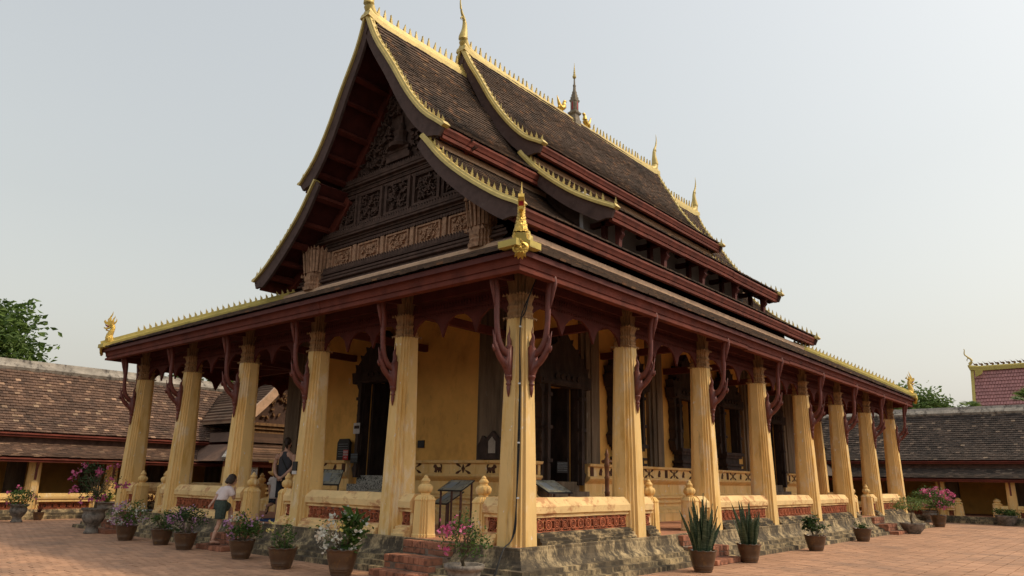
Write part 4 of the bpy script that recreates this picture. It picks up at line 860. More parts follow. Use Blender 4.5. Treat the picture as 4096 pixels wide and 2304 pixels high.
# lower row: five tan panels
xs = np.linspace(-3.15, 3.15, 6)
for k in range(5):
    a, b = xs[k], xs[k+1]; z0_, z1_ = 7.60, 8.14
    MB().box(XC+a, XC+b-.002, GY-.03, GY+.02, z0_, z1_).box(XC+a+.06, XC+a+.2, GY-.12, GY-.031, z0_, z1_).box(XC+a+.26, XC+a+.31, GY-.09, GY-.031, z0_, z1_).box(XC+b-.11, XC+b-.06, GY-.09, GY-.031, z0_, z1_).box(XC+a+.31, XC+b-.11, GY-.09, GY-.031, z0_, z0_+.05).box(XC+a+.31, XC+b-.11, GY-.09, GY-.031, z1_-.05, z1_).build('tan_panel', M['tanwood'], temple)
    curls('carving', 'tanwood', 45, lambda r, a=a, b=b: (a+.40+(b-a-.58)*r.random(), z0_+.11+.32*r.random()), .09, .12, 40+k)
for s_ in (-1, 1):
    cp_ = MB(); cx, cyy = XC+s_*3.48, GY-.16
    cp_.loft([redent(h, z, (cx, cyy)) for h, z in ((.34, 6.95), (.36, 7.05), (.30, 7.08), (.33, 7.14), (.30, 7.2), (.33, 7.26), (.34, 7.36), (.28, 7.40), (.27, 7.6), (.29, 7.9), (.32, 8.02), (.37, 8.16), (.37, 8.20), (.28, 8.21))])
    for k in range(4):
        ca, sa = [(1, 0), (0, 1), (-1, 0), (0, -1)][k]
        for i in range(5):
            c2 = -.8+.4*i; pts = [(1, c2-.19, 8.19), (1, c2+.19, 8.19), (1.06, c2, 8.31), (.9, c2, 8.19)]
            cp_.add([(cx+.37*(a*ca-b*sa), cyy+.37*(a*sa+b*ca), z) for a, b, z in pts], [(0, 1, 2), (1, 3, 2), (3, 0, 2)])
            pts = [(1, c2-.19, 7.36), (1, c2+.19, 7.36), (1.06, c2, 7.47), (.9, c2, 7.36)]; cp_.add([(cx+.34*(a*ca-b*sa), cyy+.34*(a*sa+b*ca), z) for a, b, z in pts], [(0, 1, 2), (1, 3, 2), (3, 0, 2)])
            cp_.beam((cx+.29*(ca-c2*sa), cyy+.29*(sa+c2*ca), 7.5), (cx+.355*(ca-c2*sa), cyy+.355*(sa+c2*ca), 8.15), .07, .05)
    cp_.build('gable_capital', M['tanwood'], temple)
# purlins and rake boards under the gable overhang
for end, ys_ in ((0, (YG1-.1, Y0-.02)), (1, (LY-Y0+.02, LY-YG1+.1))):
    for prof_, us in ((UA, (.75, 1.15, 1.6, 2.05, 2.5)), (LA, (2.5, 3.1, 3.7, 4.3, 4.85))):
        P = smooth_pts(prof_, 6)
        for k, u in enumerate(us):
            z = np.interp(u, P[:, 0], P[:, 1])
            for s_ in (1, -1): yo = YG1-KL*(z-7.481)+.06; ya_, yb_ = (yo, ys_[1]) if end == 0 else (ys_[0], LY-yo); MB().beam((XC+s_*(u-.10), ya_, z-.22), (XC+s_*(u-.10), yb_, z-.22), .09 if k % 2 else .14, .17, (s_*.6, 0, .8)).build('purlin', M['red'], temple)
    for prof_ in (UA, LA):
        P = smooth_pts(prof_, 4)
        for s_ in (1, -1):
            rb = MB(); yv = ys_[1] if end == 0 else ys_[0]
            rb.loft([[(XC+s_*(p[0]-.06), yv, p[1]-.10), (XC+s_*(p[0]-.24), yv, p[1]-.34), (XC+s_*(p[0]-.24), yv-.14*(1-2*end), p[1]-.34), (XC+s_*(p[0]-.06), yv-.14*(1-2*end), p[1]-.10)] for p in P[2:]]); rb.build('rake_board', M['red'], temple)
# ---- distribute the tiles
C = np.concatenate([t[0] for t in TILES]); Rm = np.concatenate([t[1] for t in TILES]); par = []
for c_, r_, d in TILES: par += [d]*len(c_)
place_pieces('roof_tile', C, Rm, (.0796, .10, .019), M['tile'], par, 300, temple, 'roof_tiles')

# ================================================================ CLOISTER GALLERIES
def gallery(name, label, O, ang, L, mt, cols, gates, tail, ncol_rail=True):
    """gallery running along local +x from 0..L, open side facing local -y. O=(x,y) of local origin on the column line"""
    W = T(O[0], O[1], 0) @ RZ(ang); rt = root(name, (O[0], O[1], 0), label, 'gallery', 'galleries round the courtyard', flat=False); rt.rotation_euler = (0, 0, ang)
    def part(nm, mb_, m, par=None): return link(nm, mb_.mesh(nm, m), par or rt)
    # stone base with two ledges
    b = MB(); b.loft([[(x, y, z) for y, z in ((-.42, -.02), (-.42, .10), (-.36, .12), (-.36, .18), (-.30, .20), (-.22, .30), (4.2, .30), (4.2, -.02))] for x in (0, L)]); part('base', b, M['plinth'])
    part('back_wall', MB().box(0, L, 3.7, 3.95, .3, 4.0), M['yellow_wall']); part('floor', MB().box(0, L, -.2, 3.7, .301, .31), M['floor'])
    # lower (eave) roof and upper roof with their tiles
    lo = [(-.75, 2.50), (-.30, 2.28), (.20, 2.06), (.62, 1.93)]; up = [(-3.0, 5.30), (-2.4, 4.62), (-1.7, 3.90), (-1.0, 3.22), (-.30, 2.74)]
    fields = []
    for nm, pr, e in (('eave_roof', lo, .095), ('main_roof', up, .145)):
        P = smooth_pts(pr, 4); d = MB(); d.loft([[(x, -u, z-.03) for u, z in P]+[(x, -u, z-.10) for u, z in P[::-1]] for x in (0, L)]); r_ = part(nm, d, M['red_soffit'])
        O3 = W @ Vector((0, 0, 0)); U = W.to_3x3() @ Vector((0, -1, 0)); X = W.to_3x3() @ Vector((1, 0, 0))
        c_, R_ = tile_field(tuple(O3), tuple(U), tuple(X), pr, lambda f: (0, L), e=e, w=.175, L=e+.06, lift=.03); fields.append((c_, R_, r_))
        ue, ze = pr[-1]; f_ = MB(); f_.loft([[(x, -(ue+a), ze+b_) for a, b_ in ((.0, -.02), (.03, -.07), (-.01, -.09), (-.01, -.15), (-.10, -.15), (-.10, -.02))] for x in (0, L)]); part('eave_fascia', f_, M['red'])
    b = MB(); b.box(0, L, .45, .60, 2.3, 2.80); part('upper_beam', b, M['darkwood'])
    b = MB(); b.loft([[(x, 3.0-u, z) for u, z in ((.30, 5.0), (.34, 5.12), (.16, 5.30), (.10, 5.42), (-.10, 5.42), (-.16, 5.30), (-.34, 5.0))] for x in np.linspace(0, L, 60)]); part('ridge', b, M['concrete'])
    d = MB(); d.loft([[(x, 3.0, 5.28), (x, 5.4, 3.4), (x, 5.4, 3.3), (x, 3.0, 5.15)] for x in (0, L)]); part('rear_roof', d, mt)
    inv = W.inverted()
    C = np.concatenate([f[0] for f in fields]); Rm = np.concatenate([f[1] for f in fields]); par = []
    for c_, R_, r_ in fields: par += [r_]*len(c_)
    A = slab_area(C, Rm, (.083, .08, .01)); order = np.argsort(-A)[:300]; order = order[A[order] > 0]; rest = np.ones(len(C), bool); rest[order] = False
    me = bpy.data.meshes.new('roof_tile'); me.from_pydata((BOXV*np.array((.083, .085, .01))).tolist(), [], BOXF.tolist()); me.materials.append(mt)
    for i in order: link('roof_tile', me, par[i], inv @ Matrix(np.vstack([np.hstack([Rm[i], C[i][:, None]]), [0, 0, 0, 1]]).tolist()))
    tag(link('roof_tiles', slabs_mesh('roof_tiles', C[rest], Rm[rest], (.083, .085, .01), mt), rt, inv), kind='stuff')
    # columns with brackets, rails, lattice, gate posts
    cm = MB().loft([redent(h, z) for h, z in ((.19, .30), (.18, 1.2), (.165, 1.95), (.19, 1.98), (.17, 2.02), (.19, 2.06), (.19, 2.1))]).mesh('column', M['yellow'])
    bm = MB().poly([(.16, 1.15), (.20, 1.30), (.20, 1.55), (.26, 1.72), (.36, 1.82), (.46, 1.86), (.46, 1.92), (.16, 1.92)], .07, lambda a, z, c: (c, -a, z)).mesh('bracket', M['bracket'])
    for x in cols: c = link('column', cm, rt, T(x, 0, 0)); link('bracket', bm, c)
    inn = MB().box(-.25, .25, 2.0, 2.4, .3, 2.6).mesh('inner_pier', M['pilaster'])
    for x in cols: link('inner_pier', inn, rt, T(x+.1, 0, 0))
    for a, b_ in zip(cols[:-1], cols[1:]):
        segs = [(a+.17, b_-.17)]
        for g0, g1 in gates:
            if a < (g0+g1)/2 < b_: segs = [(a+.17, g0-.12), (g1+.12, b_-.17)]
        for s0, s1 in segs:
            r_ = MB(); r_.loft([[(x, -.03-y, z) for y, z in ((.12, .52), (.17, .54), (.15, .60), (.19, .63), (.19, .70), (.16, .72), (.10, .80), (-.12, .80), (-.19, .70), (-.12, .52))] for x in (s0, s1)]); r_ = part('rail', r_, M['yellow'])
            part('rail_end', MB().box(s0, s0+.07, -.15, .05, .30, .52), M['yellow']); part('rail_end', MB().box(s1-.07, s1, -.15, .05, .30, .52), M['yellow'])
            n_ = max(1, round((s1-s0-.14)/.21)); w_ = (s1-s0-.14)/n_
            for k in range(n_): link('lattice_block', lblock, r_, T(s0+.07+w_*(k+.5), -.08, .41) @ Matrix.Diagonal((w_/.23, 1, .9, 1)))
    pm = MB(); pm.loft([redent(h, z) for h, z in ((.22, .28), (.20, .34), (.17, .82), (.19, .85), (.10, .92))]); pm.lathe([(.08, .90), (.15, .95), (.15, 1.0), (.08, 1.04), (.10, 1.06), (.02, 1.09)], 12); pm = pm.mesh('gate_post', M['yellow'])
    for g0, g1 in gates: link('gate_post', pm, rt, T(g0, 0, 0)); link('gate_post', pm, rt, T(g1, 0, 0))
    return rt
# left gallery: x=-20, runs along +y ; open side faces +x
gallery('cloister_gallery', 'long low gallery with pale-speckled brown tile roof at the left of the hall', (-20.0, -9.0), math.pi/2, 39.0, M['tile_left'], [1.0+2.4*k-.02 for k in range(16)], [(10.15, 11.1)], 0)
gallery('cloister_gallery', 'long low gallery with dark grey tile roof at the right behind the hall', (-20.0, 30.0), 0, 44.0, M['tile_right'], [20.34+2.72*k for k in range(-7, 9)], [(20.97, 22.48)], 0)

# ================================================================ GATE PAVILIONS in the galleries
def gate_pavilion(label, O, ang, mt, scale=1.0):
    """gabled gateway, gable faces local -y; O on the gallery's column line"""
    rt = root('gate_pavilion', (O[0], O[1], 0), label, 'gateway', flat=False); rt.rotation_euler = (0, 0, ang)
    def part(nm, mb_, m): return link(nm, mb_.mesh(nm, m), rt)
    G = [(0, 6.1), (.75, 5.2), (1.5, 4.35), (2.35, 3.55)]
    P = smooth_pts(G, 4)
    for s_ in (1, -1):
        part('roof', MB().loft([[(s_*u, y, z) for u, z in P]+[(s_*u, y, z-.12) for u, z in P[::-1]] for y in (-.75, 3.5)]), mt)
        b = MB(); 
        for k in range(22):
            f = k/21; u, z = np.interp(f, np.linspace(0, 1, len(P)), P[:, 0]), np.interp(f, np.linspace(0, 1, len(P)), P[:, 1]); b.beam((s_*u, -.7, z+.03), (s_*u, 3.4, z+.03), .05, .05)
        part('tile_courses', b, mt)
        b = MB(); b.loft([[(s_*u, -.86, z+.06), (s_*(u-.13), -.86, z-.28), (s_*(u-.13), -.74, z-.28), (s_*u, -.74, z+.06)] for u, z in P]); part('bargeboard', b, M['salmon'])
    part('gable', MB().poly([(-2.2, 3.5), (2.2, 3.5), (1.4, 4.25), (.65, 5.1), (0, 5.8), (-.65, 5.1), (-1.4, 4.25)], .12, lambda a, z, c: (a, -.35+c, z)), M['darkwood'])
    mb_ = MB(); r_ = random.Random(5)
    for k in range(90):
        z = 3.7+r_.random()*1.7; hw = np.interp(z, [3.5, 4.25, 5.1, 5.8], [2.1, 1.3, .55, .0]); a = (2*r_.random()-1)*hw; an = r_.random()*6.28; sz = .11+.06*r_.random()
        mb_.poly([(sz*p*math.cos(an)-sz*q_*math.sin(an), sz*p*math.sin(an)+sz*q_*math.cos(an)) for p, q_ in ((-.5, -.1), (0, -.3), (.5, 0), (.3, .35), (.1, .1), (-.2, .1))], .10, lambda x, y, c: (a+x, -.45+c, z+y))
    tag(part('carving', mb_, M['lotus']), kind='stuff')
    for z, d in ((3.38, .62), (3.24, .56), (3.10, .50)): part('cornice', MB().box(-2.3, 2.3, -d, 0, z, z+.11), M['lotus'])
    # skirt roof below with lead-capped hips
    for (u0, z0, u1, z1, y0_, y1_) in ((2.2, 3.1, 2.45, 2.72, -.45, -.85), (2.45, 2.62, 3.25, 1.98, -.8, -1.55)):
        b = MB(); b.add([(-u0, y0_, z0), (u0, y0_, z0), (u1, y1_, z1), (-u1, y1_, z1), (-u0, 2, z0), (u0, 2, z0), (u1, 2, z1), (-u1, 2, z1)], [(0, 1, 2, 3), (1, 5, 6, 2), (4, 0, 3, 7)])
        part('skirt_roof', b, mt); n_ = 7; b = MB()
        for k in range(n_+1): f = k/n_; b.beam((-(u0+(u1-u0)*f), y0_+(y1_-y0_)*f, z0+(z1-z0)*f+.025), (u0+(u1-u0)*f, y0_+(y1_-y0_)*f, z0+(z1-z0)*f+.025), .05, .05)
        part('tile_courses', b, mt)
    for s_ in (1, -1): part('hip_cap', MB().beam((s_*2.45, -.8, 2.68), (s_*3.25, -1.55, 2.04), .18, .16), M['steel'])
    part('eave_fascia', MB().box(-3.2, 3.2, -1.50, -1.42, 1.78, 1.98), M['red'])
    for x in (-2.7, -1.0, 1.0, 2.7): part('pillar', MB().loft([redent(h, z, (x, -.9)) for h, z in ((.22, .1), (.20, 1.0), (.18, 1.9))]), M['yellow'] if abs(x) > 2 else M['red_soffit'])
    part('screen', MB().box(-2.5, 2.5, -.55, -.50, .3, 1.0).box(-2.5, -1.2, -.55, -.5, 1.0, 1.9), M['lotus'])
    part('base', MB().box(-3.1, 3.1, -1.3, .5, -.02, .28), M['plinth'])
    return rt
gate_pavilion('gabled gateway with carved gable and lead-capped skirt roof in the left gallery', (-19.0, 7.6), math.pi/2, M['tile_left'])
gate_pavilion('gabled gateway with white bargeboards seen between the far right columns', (XC-.0, 29.2), 0, M['tile_right'])
po = MB().box(-.0, .012, -.15, .15, 0, .40); poster = link('poster', po.mesh('poster', M['paper'])); poster.matrix_basis = T(-17.55, 5.62, 1.42)
tag(poster, 'white paper notice with grey round emblem fixed to the gateway left of the man', 'poster')
ring = MB(); ring_flat(ring, 0, .24, .09, .075, .004, 16); ring_flat(ring, 0, .24, .035, .0, .004, 10)
for k in range(3): ring.box(-.08, .08, -.002, .002, .05+.03*k, .06+.03*k)
link('emblem', ring.mesh('emblem', M['ink']), poster, T(.016, 0, 0) @ RZ(math.pi/2))

# ================================================================ FAR TEMPLE ROOF behind the right gallery
ft = root('far_temple', (8, 62, 0), 'distant temple roof of dull pink tiles with pale yellow ridge and finial', 'temple')
FP = [(0, 10.70), (1.2, 8.9), (2.6, 7.2), (4.2, 5.6)]; P = smooth_pts(FP, 4); fx0, fx1 = -1.75, 22
MB().loft([[(x, 58-u*.6, z) for u, z in P]+[(x, 58+4-.0, 5.0)] for x in (fx0, fx1)]).build('roof', M['pinktile'], ft)
tl = MB(); C_, R_ = tile_field((0, 58, 0), (0, -1, 0), (1, 0, 0), [(u*.6, z) for u, z in FP], lambda f: (fx0+.15, 6.5), e=.30, w=.20, L=.33, lift=.03)
place_pieces('roof_tile', C_, R_, (.085, .165, .012), M['pinktile'], ft, 300, ft, 'roof_tiles')
MB().loft([[(x, 58+a, z+dz) for a, z in ((-.25, 10.45), (-.25, 10.75), (-.1, 10.85), (.1, 10.85), (.25, 10.75), (.25, 10.45))] for x, dz in ((fx0-.1, .12), (fx0+.6, .02), (fx1, .0))]).build('ridge', M['pale_gold'], ft)
mb = MB(); mb.loft([[(fx0-.06, 58-u*.6-.06, z+.05), (fx0+.16, 58-u*.6-.06, z+.05), (fx0+.16, 58-u*.6+.2, z-.2), (fx0-.06, 58-u*.6+.2, z-.2)] for u, z in P]); mb.poly([(fx0+.3, 10.5), (fx0+.85, 10.5), (fx0+.75, 10.2), (fx0+.45, 10.05), (fx0+.3, 10.0)], .1, lambda a, z, c: (a, 58-.62+c+(10.5-z)*-.05, z-.05)); mb.build('verge', M['pale_gold'], ft)
MB().tube([(fx0+a, 58, 10.7+b) for a, b in smooth_pts([(.0, .0), (-.10, .28), (.08, .55), (.05, .75), (-.18, .98), (-.34, 1.2), (-.30, 1.5), (-.33, 1.62)], 4)], np.interp(np.linspace(0, 1, 29), [0, .2, .5, 1], [.14, .12, .06, .02]), 8).tube([(fx0-.12, 58, 11.55), (fx0-.22, 58, 11.42), (fx0-.20, 58, 11.3)], [.06, .04, .01], 6).build('ridge_finial', M['gold'], ft, True)
fm = MB().poly([(-.16, .16), (-.14, .05), (-.02, .02), (-.02, -.05), (.1, -.05), (.14, .08), (.05, .16), (-.08, .14), (-.26, .30)], .08, lambda a, b, c: (a, c, b)).mesh('crest_flame', M['lotus'])
for k in range(20): link('crest_flame', fm, ft, T(fx0+.35+.36*k, 58, 10.92))

# ================================================================ PLANTS
def leaf_quads(Cn, size, aspect=.5, droop=.3, up=None):
    n = len(Cn); d = rng.normal(size=(n, 3)); d[:, 2] *= .6
    if up is not None: d += up
    d /= np.linalg.norm(d, axis=1)[:, None]; r = rng.normal(size=(n, 3)); s_ = np.cross(d, r); s_ /= np.linalg.norm(s_, axis=1)[:, None]; nn = np.cross(d, s_)
    L = size*(.7+.6*rng.random(n))[:, None]; w = L*aspect
    V = np.stack([Cn, Cn+d*L*.5+s_*w*.5+nn*L*.06, Cn+d*L-nn*L*droop*.4, Cn+d*L*.5-s_*w*.5+nn*L*.06], 1)
    return V.reshape(-1, 3), np.arange(4*n).reshape(n, 4)
def ball_pts(n, c, r, hollow=.45, clump=0, lo=-1.0):
    p = rng.normal(size=(n, 3)); p /= np.linalg.norm(p, axis=1)[:, None]; p *= (hollow+(1-hollow)*rng.random(n)**.5)[:, None]
    if clump:
        k = rng.normal(size=(clump, 3)); k /= np.linalg.norm(k, axis=1)[:, None]; k *= (.5+.5*rng.random(clump))[:, None]; k[:, 2] = np.maximum(k[:, 2], lo)
        p = k[rng.integers(0, clump, n)]+rng.normal(size=(n, 3))*.20
    p[:, 2] = np.maximum(p[:, 2], lo)
    return np.array(c)+p*np.array(r)
def pot_mesh(kind, r, h):
    b = MB(); name = 'pot'
    if kind == 'brown':
        n = 36; rings = []
        for (rr_, z) in ((.62, 0), (.66, .04), (.64, .06), (.72, .16), (.735, .18), (.72, .20), (.75, .24), (.765, .26), (.75, .28), (.88, .55), (.96, .82), (.965, .88), (1.0, .93), (1.05, .97), (1.05, 1.0), (.93, .985), (.86, .90), (.80, .78)):
            wv = .022 if rr_ > 1 else 0
            rings.append([(r*rr_*math.cos(t)*(1+wv*math.cos(12*t)), r*rr_*math.sin(t)*(1+wv*math.cos(12*t)), h*(z+(wv*1.4*math.cos(12*t)))) for t in np.linspace(0, 2*math.pi, n, endpoint=False)])
        b.loft(rings); m_ = M['pot']
    elif kind == 'urn':
        b.lathe([(r*.62, 0), (r*.62, h*.06), (r*.52, h*.12), (r*.46, h*.26), (r*.58, h*.34), (r*.62, h*.38), (r*.78, h*.46), (r*.92, h*.62), (r*.90, h*.76), (r*.80, h*.84), (r*1.0, h*.92), (r*1.08, h*.96), (r*1.08, h), (r*.88, h*.99), (r*.8, h*.9)], 24, flute=.03, nf=12); m_ = M['stonepot']
    elif kind == 'tub':
        b.lathe([(r*.70, 0), (r*.76, h*.05), (r*.80, h*.3), (r*.88, h*.72), (r*.90, h*.80), (r*1.04, h*.84), (r*1.10, h*.90), (r*1.08, h), (r*.9, h*.99), (r*.84, h*.88)], 32, flute=.03, nf=14); m_ = M['stonepot']
    else:
        b.lathe([(r*.55, 0), (r*.6, h*.1), (r*.85, h*.4), (r*.98, h*.75), (r*1.05, h*.88), (r*1.08, h), (r*.9, h*.99), (r*.82, h*.85)], 24, flute=.05, nf=10); m_ = M['stonepot']
    return b.mesh(name, m_, True)
POTS = {}
def potted(label, pos, kind='brown', r=.23, h=.34, fol=(.35, .35, .28), fz=.30, n=900, leaf='leaf', ls=.055, flowers=(), stems=14, asp=.55, cl=16, trunk=None, lo=-.75, group='potted plants round the hall'):
    rt = root('potted_plant', (*pos[:2], pos[2] if len(pos) > 2 else 0.), label, 'potted plant', group, flat=False); rt.rotation_euler = (0, 0, random.random()*6)
    key = (kind, r, h)
    if key not in POTS: POTS[key] = pot_mesh(kind, r, h)
    link('pot', POTS[key], rt)
    link('soil', MB().lathe([(r*.84, h*.86), (r*.5, h*.90), (.001, h*.91)], 16).mesh('soil', M['soil']), rt)
    c = (0, 0, h+fz)
    sm_ = MB(); rnd = random.Random(hash(label) % 1000)
    for k in range(stems):
        a = rnd.random()*6.28; rr_ = .3+.6*rnd.random(); e = Vector((fol[0]*rr_*math.cos(a), fol[1]*rr_*math.sin(a), h+fz+fol[2]*(.1+.75*rnd.random())*(1 if rnd.random() < .75 else -.5)))
        s0 = Vector((.04*math.cos(a), .04*math.sin(a), h*.9 if trunk is None else h+trunk)); m1 = s0.lerp(e, .5)+Vector((rnd.gauss(0, .03), rnd.gauss(0, .03), .04)); sm_.tube([s0, m1, e], [.008, .006, .003], 5)
    if trunk is not None: sm_.tube([(0, 0, h*.88), (.03, .02, h+trunk*.4), (-.02, .03, h+trunk*.8), (.01, .0, h+trunk+.06)], [.04, .032, .028, .02], 7)
    tag(link('stems', sm_.mesh('stems', M['stem']), rt), kind='stuff')
    V, F = leaf_quads(ball_pts(n, c, fol, .35, cl, lo), ls, asp); tag(link('foliage', np_mesh('foliage', V, F, M[leaf]), rt), kind='stuff')
    for (mt, k, sz, spread) in flowers:
        cc = ball_pts(max(3, k//9), c, tuple(np.array(fol)*spread), .8, 0, lo); pts = cc[rng.integers(0, len(cc), k)]+rng.normal(size=(k, 3))*.035
        V, F = leaf_quads(pts, sz, .9, .1); tag(link('flowers', np_mesh('flowers', V, F, M[mt]), rt), kind='stuff')
    return rt
potted('brown glazed pot of white and lilac bougainvillea, leftmost brown pot along the front steps', (-10.44, -1.64), fol=(.50, .42, .26), fz=.24, n=750, ls=.05, flowers=(('petal_white', 200, .045, 1.0), ('lilac', 190, .045, 1.0)))
potted('brown glazed pot with a small plain green shrub between two flowering pots', (-8.90, -1.52), fol=(.22, .22, .2), fz=.18, n=420, ls=.05, flowers=(('lilac', 12, .04, 1.0),))
potted('brown glazed pot of lilac bougainvillea left of the climbing girl', (-7.62, -1.62), fol=(.40, .38, .25), fz=.24, n=1000, leaf='leaf_dark', ls=.05, flowers=(('lilac', 170, .045, 1.05),))
potted('brown glazed pot of lilac bougainvillea in front of the girl on the steps', (-5.37, -1.63), r=.235, fol=(.36, .36, .24), fz=.22, n=1100, ls=.05, flowers=(('lilac', 160, .045, 1.05), ('petal_white', 30, .04, 1)))
potted('brown glazed pot with sparse green shoots and a few yellow flowers', (-3.60, -1.89), r=.24, fol=(.20, .20, .22), fz=.16, n=360, ls=.05, flowers=(('petal_yellow', 45, .045, 1.5),))
pt = potted('brown glazed pot of broad leaves and white flowers left of the front steps', (-2.26, -1.66), r=.255, h=.40, fol=(.36, .40, .30), fz=.24, n=260, ls=.05, flowers=(('petal_white', 330, .055, 1.1), ('petal_yellow', 40, .05, 1.1)), stems=26)
V, F = leaf_quads(np.array((.12, .06, .42))+np.stack([rng.normal(0, .05, 95), rng.normal(0, .05, 95), rng.random(95)*.52], 1), .20, .45, .8, np.array((0, 0, .1))); tag(link('broad_leaves', np_mesh('broad_leaves', V, F, M['leaf']), pt), kind='stuff')
potted('carved stone pot of pink bougainvillea between the front steps and corner column', (.50, -1.70), kind='tub', r=.25, h=.40, fol=(.30, .30, .29), fz=.32, n=700, ls=.045, flowers=(('pink', 85, .055, 1.1),), trunk=.14, stems=30)
def snake_plant(label, pos, r, h, n, hh, seed):
    rt = root('potted_plant', (*pos, 0), label, 'potted plant', 'potted plants round the hall', flat=False); key = ('brown', r, h)
    if key not in POTS: POTS[key] = pot_mesh(*key)
    link('pot', POTS[key], rt); link('soil', MB().lathe([(r*.84, h*.86), (r*.5, h*.90), (.001, h*.91)], 16).mesh('soil', M['soil']), rt)
    rnd = random.Random(seed)
    for k in range(n):
        a = rnd.random()*6.28; q_ = rnd.random()**.7; L = hh*(.45+.55*rnd.random())*(1-.25*q_); lean = .05+.40*q_*rnd.random(); p0 = Vector((r*.6*q_*math.cos(a), r*.6*q_*math.sin(a), h*.85)); tw = rnd.random()*3.14
        rings = []
        for t in np.linspace(0, 1, 6):
            p = p0+Vector((math.cos(a)*lean*L*t**1.3, math.sin(a)*lean*L*t**1.3, L*t)); w = .036*(1-.15*abs(t-.4))*(1 if t < .7 else (1-t)/.3*.92+.06); tt = tw+t*.8; u = Vector((math.cos(tt), math.sin(tt), 0)); v_ = Vector((-math.sin(tt), math.cos(tt), 0))
            rings.append([p-u*w, p-v_*.006-u*w*.3, p-v_*.006+u*w*.3, p+u*w, p+v_*.010])
        lf = MB(); lf.loft(rings); link('leaf', lf.mesh('leaf', M['snake']), rt)
snake_plant('brown glazed pot of tall snake plant beside the right side steps, the nearer one', (1.50, 3.40), .245, .37, 58, 1.06, 1)
snake_plant('brown glazed pot of splayed snake plant past the right side steps, the farther one', (1.42, 5.62), .235, .36, 46, 1.0, 2)
potted('brown glazed pot with a small round bush midway along the right side', (1.42, 9.53), r=.25, h=.36, fol=(.24, .24, .2), fz=.24, n=420, leaf='leaf_dark', ls=.07, asp=.7, stems=10, flowers=(('petal_yellow', 10, .04, 1.2),))
potted('brown glazed pot with a tiny green seedling near the far side steps', (1.29, 13.86), r=.25, h=.36, fol=(.15, .15, .12), fz=.10, n=150, ls=.06, stems=6)
potted('grey stone bowl with a sparse spreading bonsai by the far side steps', (1.42, 19.2), kind='bowl', r=.36, h=.34, fol=(.62, .62, .22), fz=.62, n=900, leaf='leaf_far', ls=.06, trunk=.34, stems=26)
potted('brown pot of dense bright pink bougainvillea beyond the far corner of the hall', (1.10, 24.9), r=.30, h=.46, fol=(.70, .70, .42), fz=.62, n=1500, leaf='leaf', ls=.075, flowers=(('pink', 520, .075, 1.0),), trunk=.30)
potted('pale stone urn with a light green shrub against the right gallery', (-.05, 29.1), kind='urn', r=.32, h=.5, fol=(.62, .62, .45), fz=.52, n=1300, leaf='leaf_far', ls=.08, trunk=.1)
potted('low terracotta pot with trailing green plant by the right gallery entrance', (2.86, 29.1), kind='bowl', r=.38, h=.42, fol=(.42, .42, .22), fz=.1, n=800, leaf='leaf', ls=.08)
potted('dark pedestal urn of tall pink bougainvillea at the far left of the front', (-12.95, -1.45), kind='urn', r=.28, h=.62, fol=(.62, .60, .48), fz=.62, n=650, leaf='leaf_dark', ls=.06, flowers=(('pink', 230, .075, 1.1),), trunk=.30, stems=28)
def spiky_pot(label, pos, kind, r, h, n, L, mt):
    rt = root('potted_plant', (*pos, 0), label, 'potted plant', 'potted plants round the hall', flat=False); link('pot', pot_mesh(kind, r, h), rt)
    rnd = random.Random(len(label)); b = MB()
    for k in range(n):
        a = rnd.random()*6.28; ln = L*(.6+.4*rnd.random()); sp_ = .25+.75*rnd.random(); u = Vector((-math.sin(a), math.cos(a), 0)); rings = []
        for t in np.linspace(0, 1, 5): p = Vector((math.cos(a)*ln*sp_*t, math.sin(a)*ln*sp_*t, h*.9+ln*(t*(1.1-sp_*.3)-sp_*.75*t*t))); w = .022*(1-t)+.002; rings.append([p-u*w, p+u*w, p+Vector((0, 0, .006))])
        b.loft(rings)
    tag(link('leaves', b.mesh('leaves', M[mt]), rt), kind='stuff')
spiky_pot('stone urn with arching yellow-green grassy leaves at the left gallery', (-18.9, 1.15), 'urn', .34, .55, 60, .75, 'leaf_lime')
spiky_pot('small dark pot with reddish spiky leaves at the left gallery wall', (-19.15, -.75), 'brown', .16, .25, 16, .5, 'leaf_red')
potted('stone urn with a little flowering bush at the left edge by the gallery', (-18.4, -1.55), kind='urn', r=.25, h=.52, fol=(.4, .4, .3), fz=.2, n=500, ls=.07, flowers=(('pink', 40, .07, 1),))

# ================================================================ TREES
def tree(name, label, base, h, crown_c, crown_r, n, ls, leaf, clump, seed, limbs=9):
    rt = root(name, base, label, 'tree', flat=False); rnd = random.Random(seed); b = MB(); cc = Vector(crown_c)
    b.tube([(0, 0, 0), (.1, .05, h*.3), (cc.x*.5, cc.y*.5, h*.55), (cc.x, cc.y, cc.z-crown_r[2]*.2)], [.32, .26, .2, .1], 8)
    ends = []
    for k in range(limbs):
        a = rnd.random()*6.28; e = cc+Vector((crown_r[0]*.75*math.cos(a)*rnd.random()**.5, crown_r[1]*.75*math.sin(a)*rnd.random()**.5, crown_r[2]*(rnd.random()*1.2-.6))); s0 = Vector((cc.x*.5, cc.y*.5, h*(.45+.15*rnd.random()))); m1 = s0.lerp(e, .5)+Vector((0, 0, .3)); b.tube([s0, m1, e], [.11, .07, .02], 6); ends.append(e)
    link('trunk', b.mesh('trunk', M['bark']), rt)
    V, F = leaf_quads(ball_pts(n, crown_c, crown_r, .3, clump, -.9), ls, .5, .5); tag(link('crown', np_mesh('crown', V, F, M[leaf]), rt), kind='stuff')
    return rt
tree('broadleaf_tree', 'dark green broad-leaved tree rising behind the left gallery roof at the picture edge', (-30, -1.2, 0), 8, (-.2, .2, 6.9), (2.6, 2.5, 1.7), 6500, .30, 'leaf_tree', 55, 1)
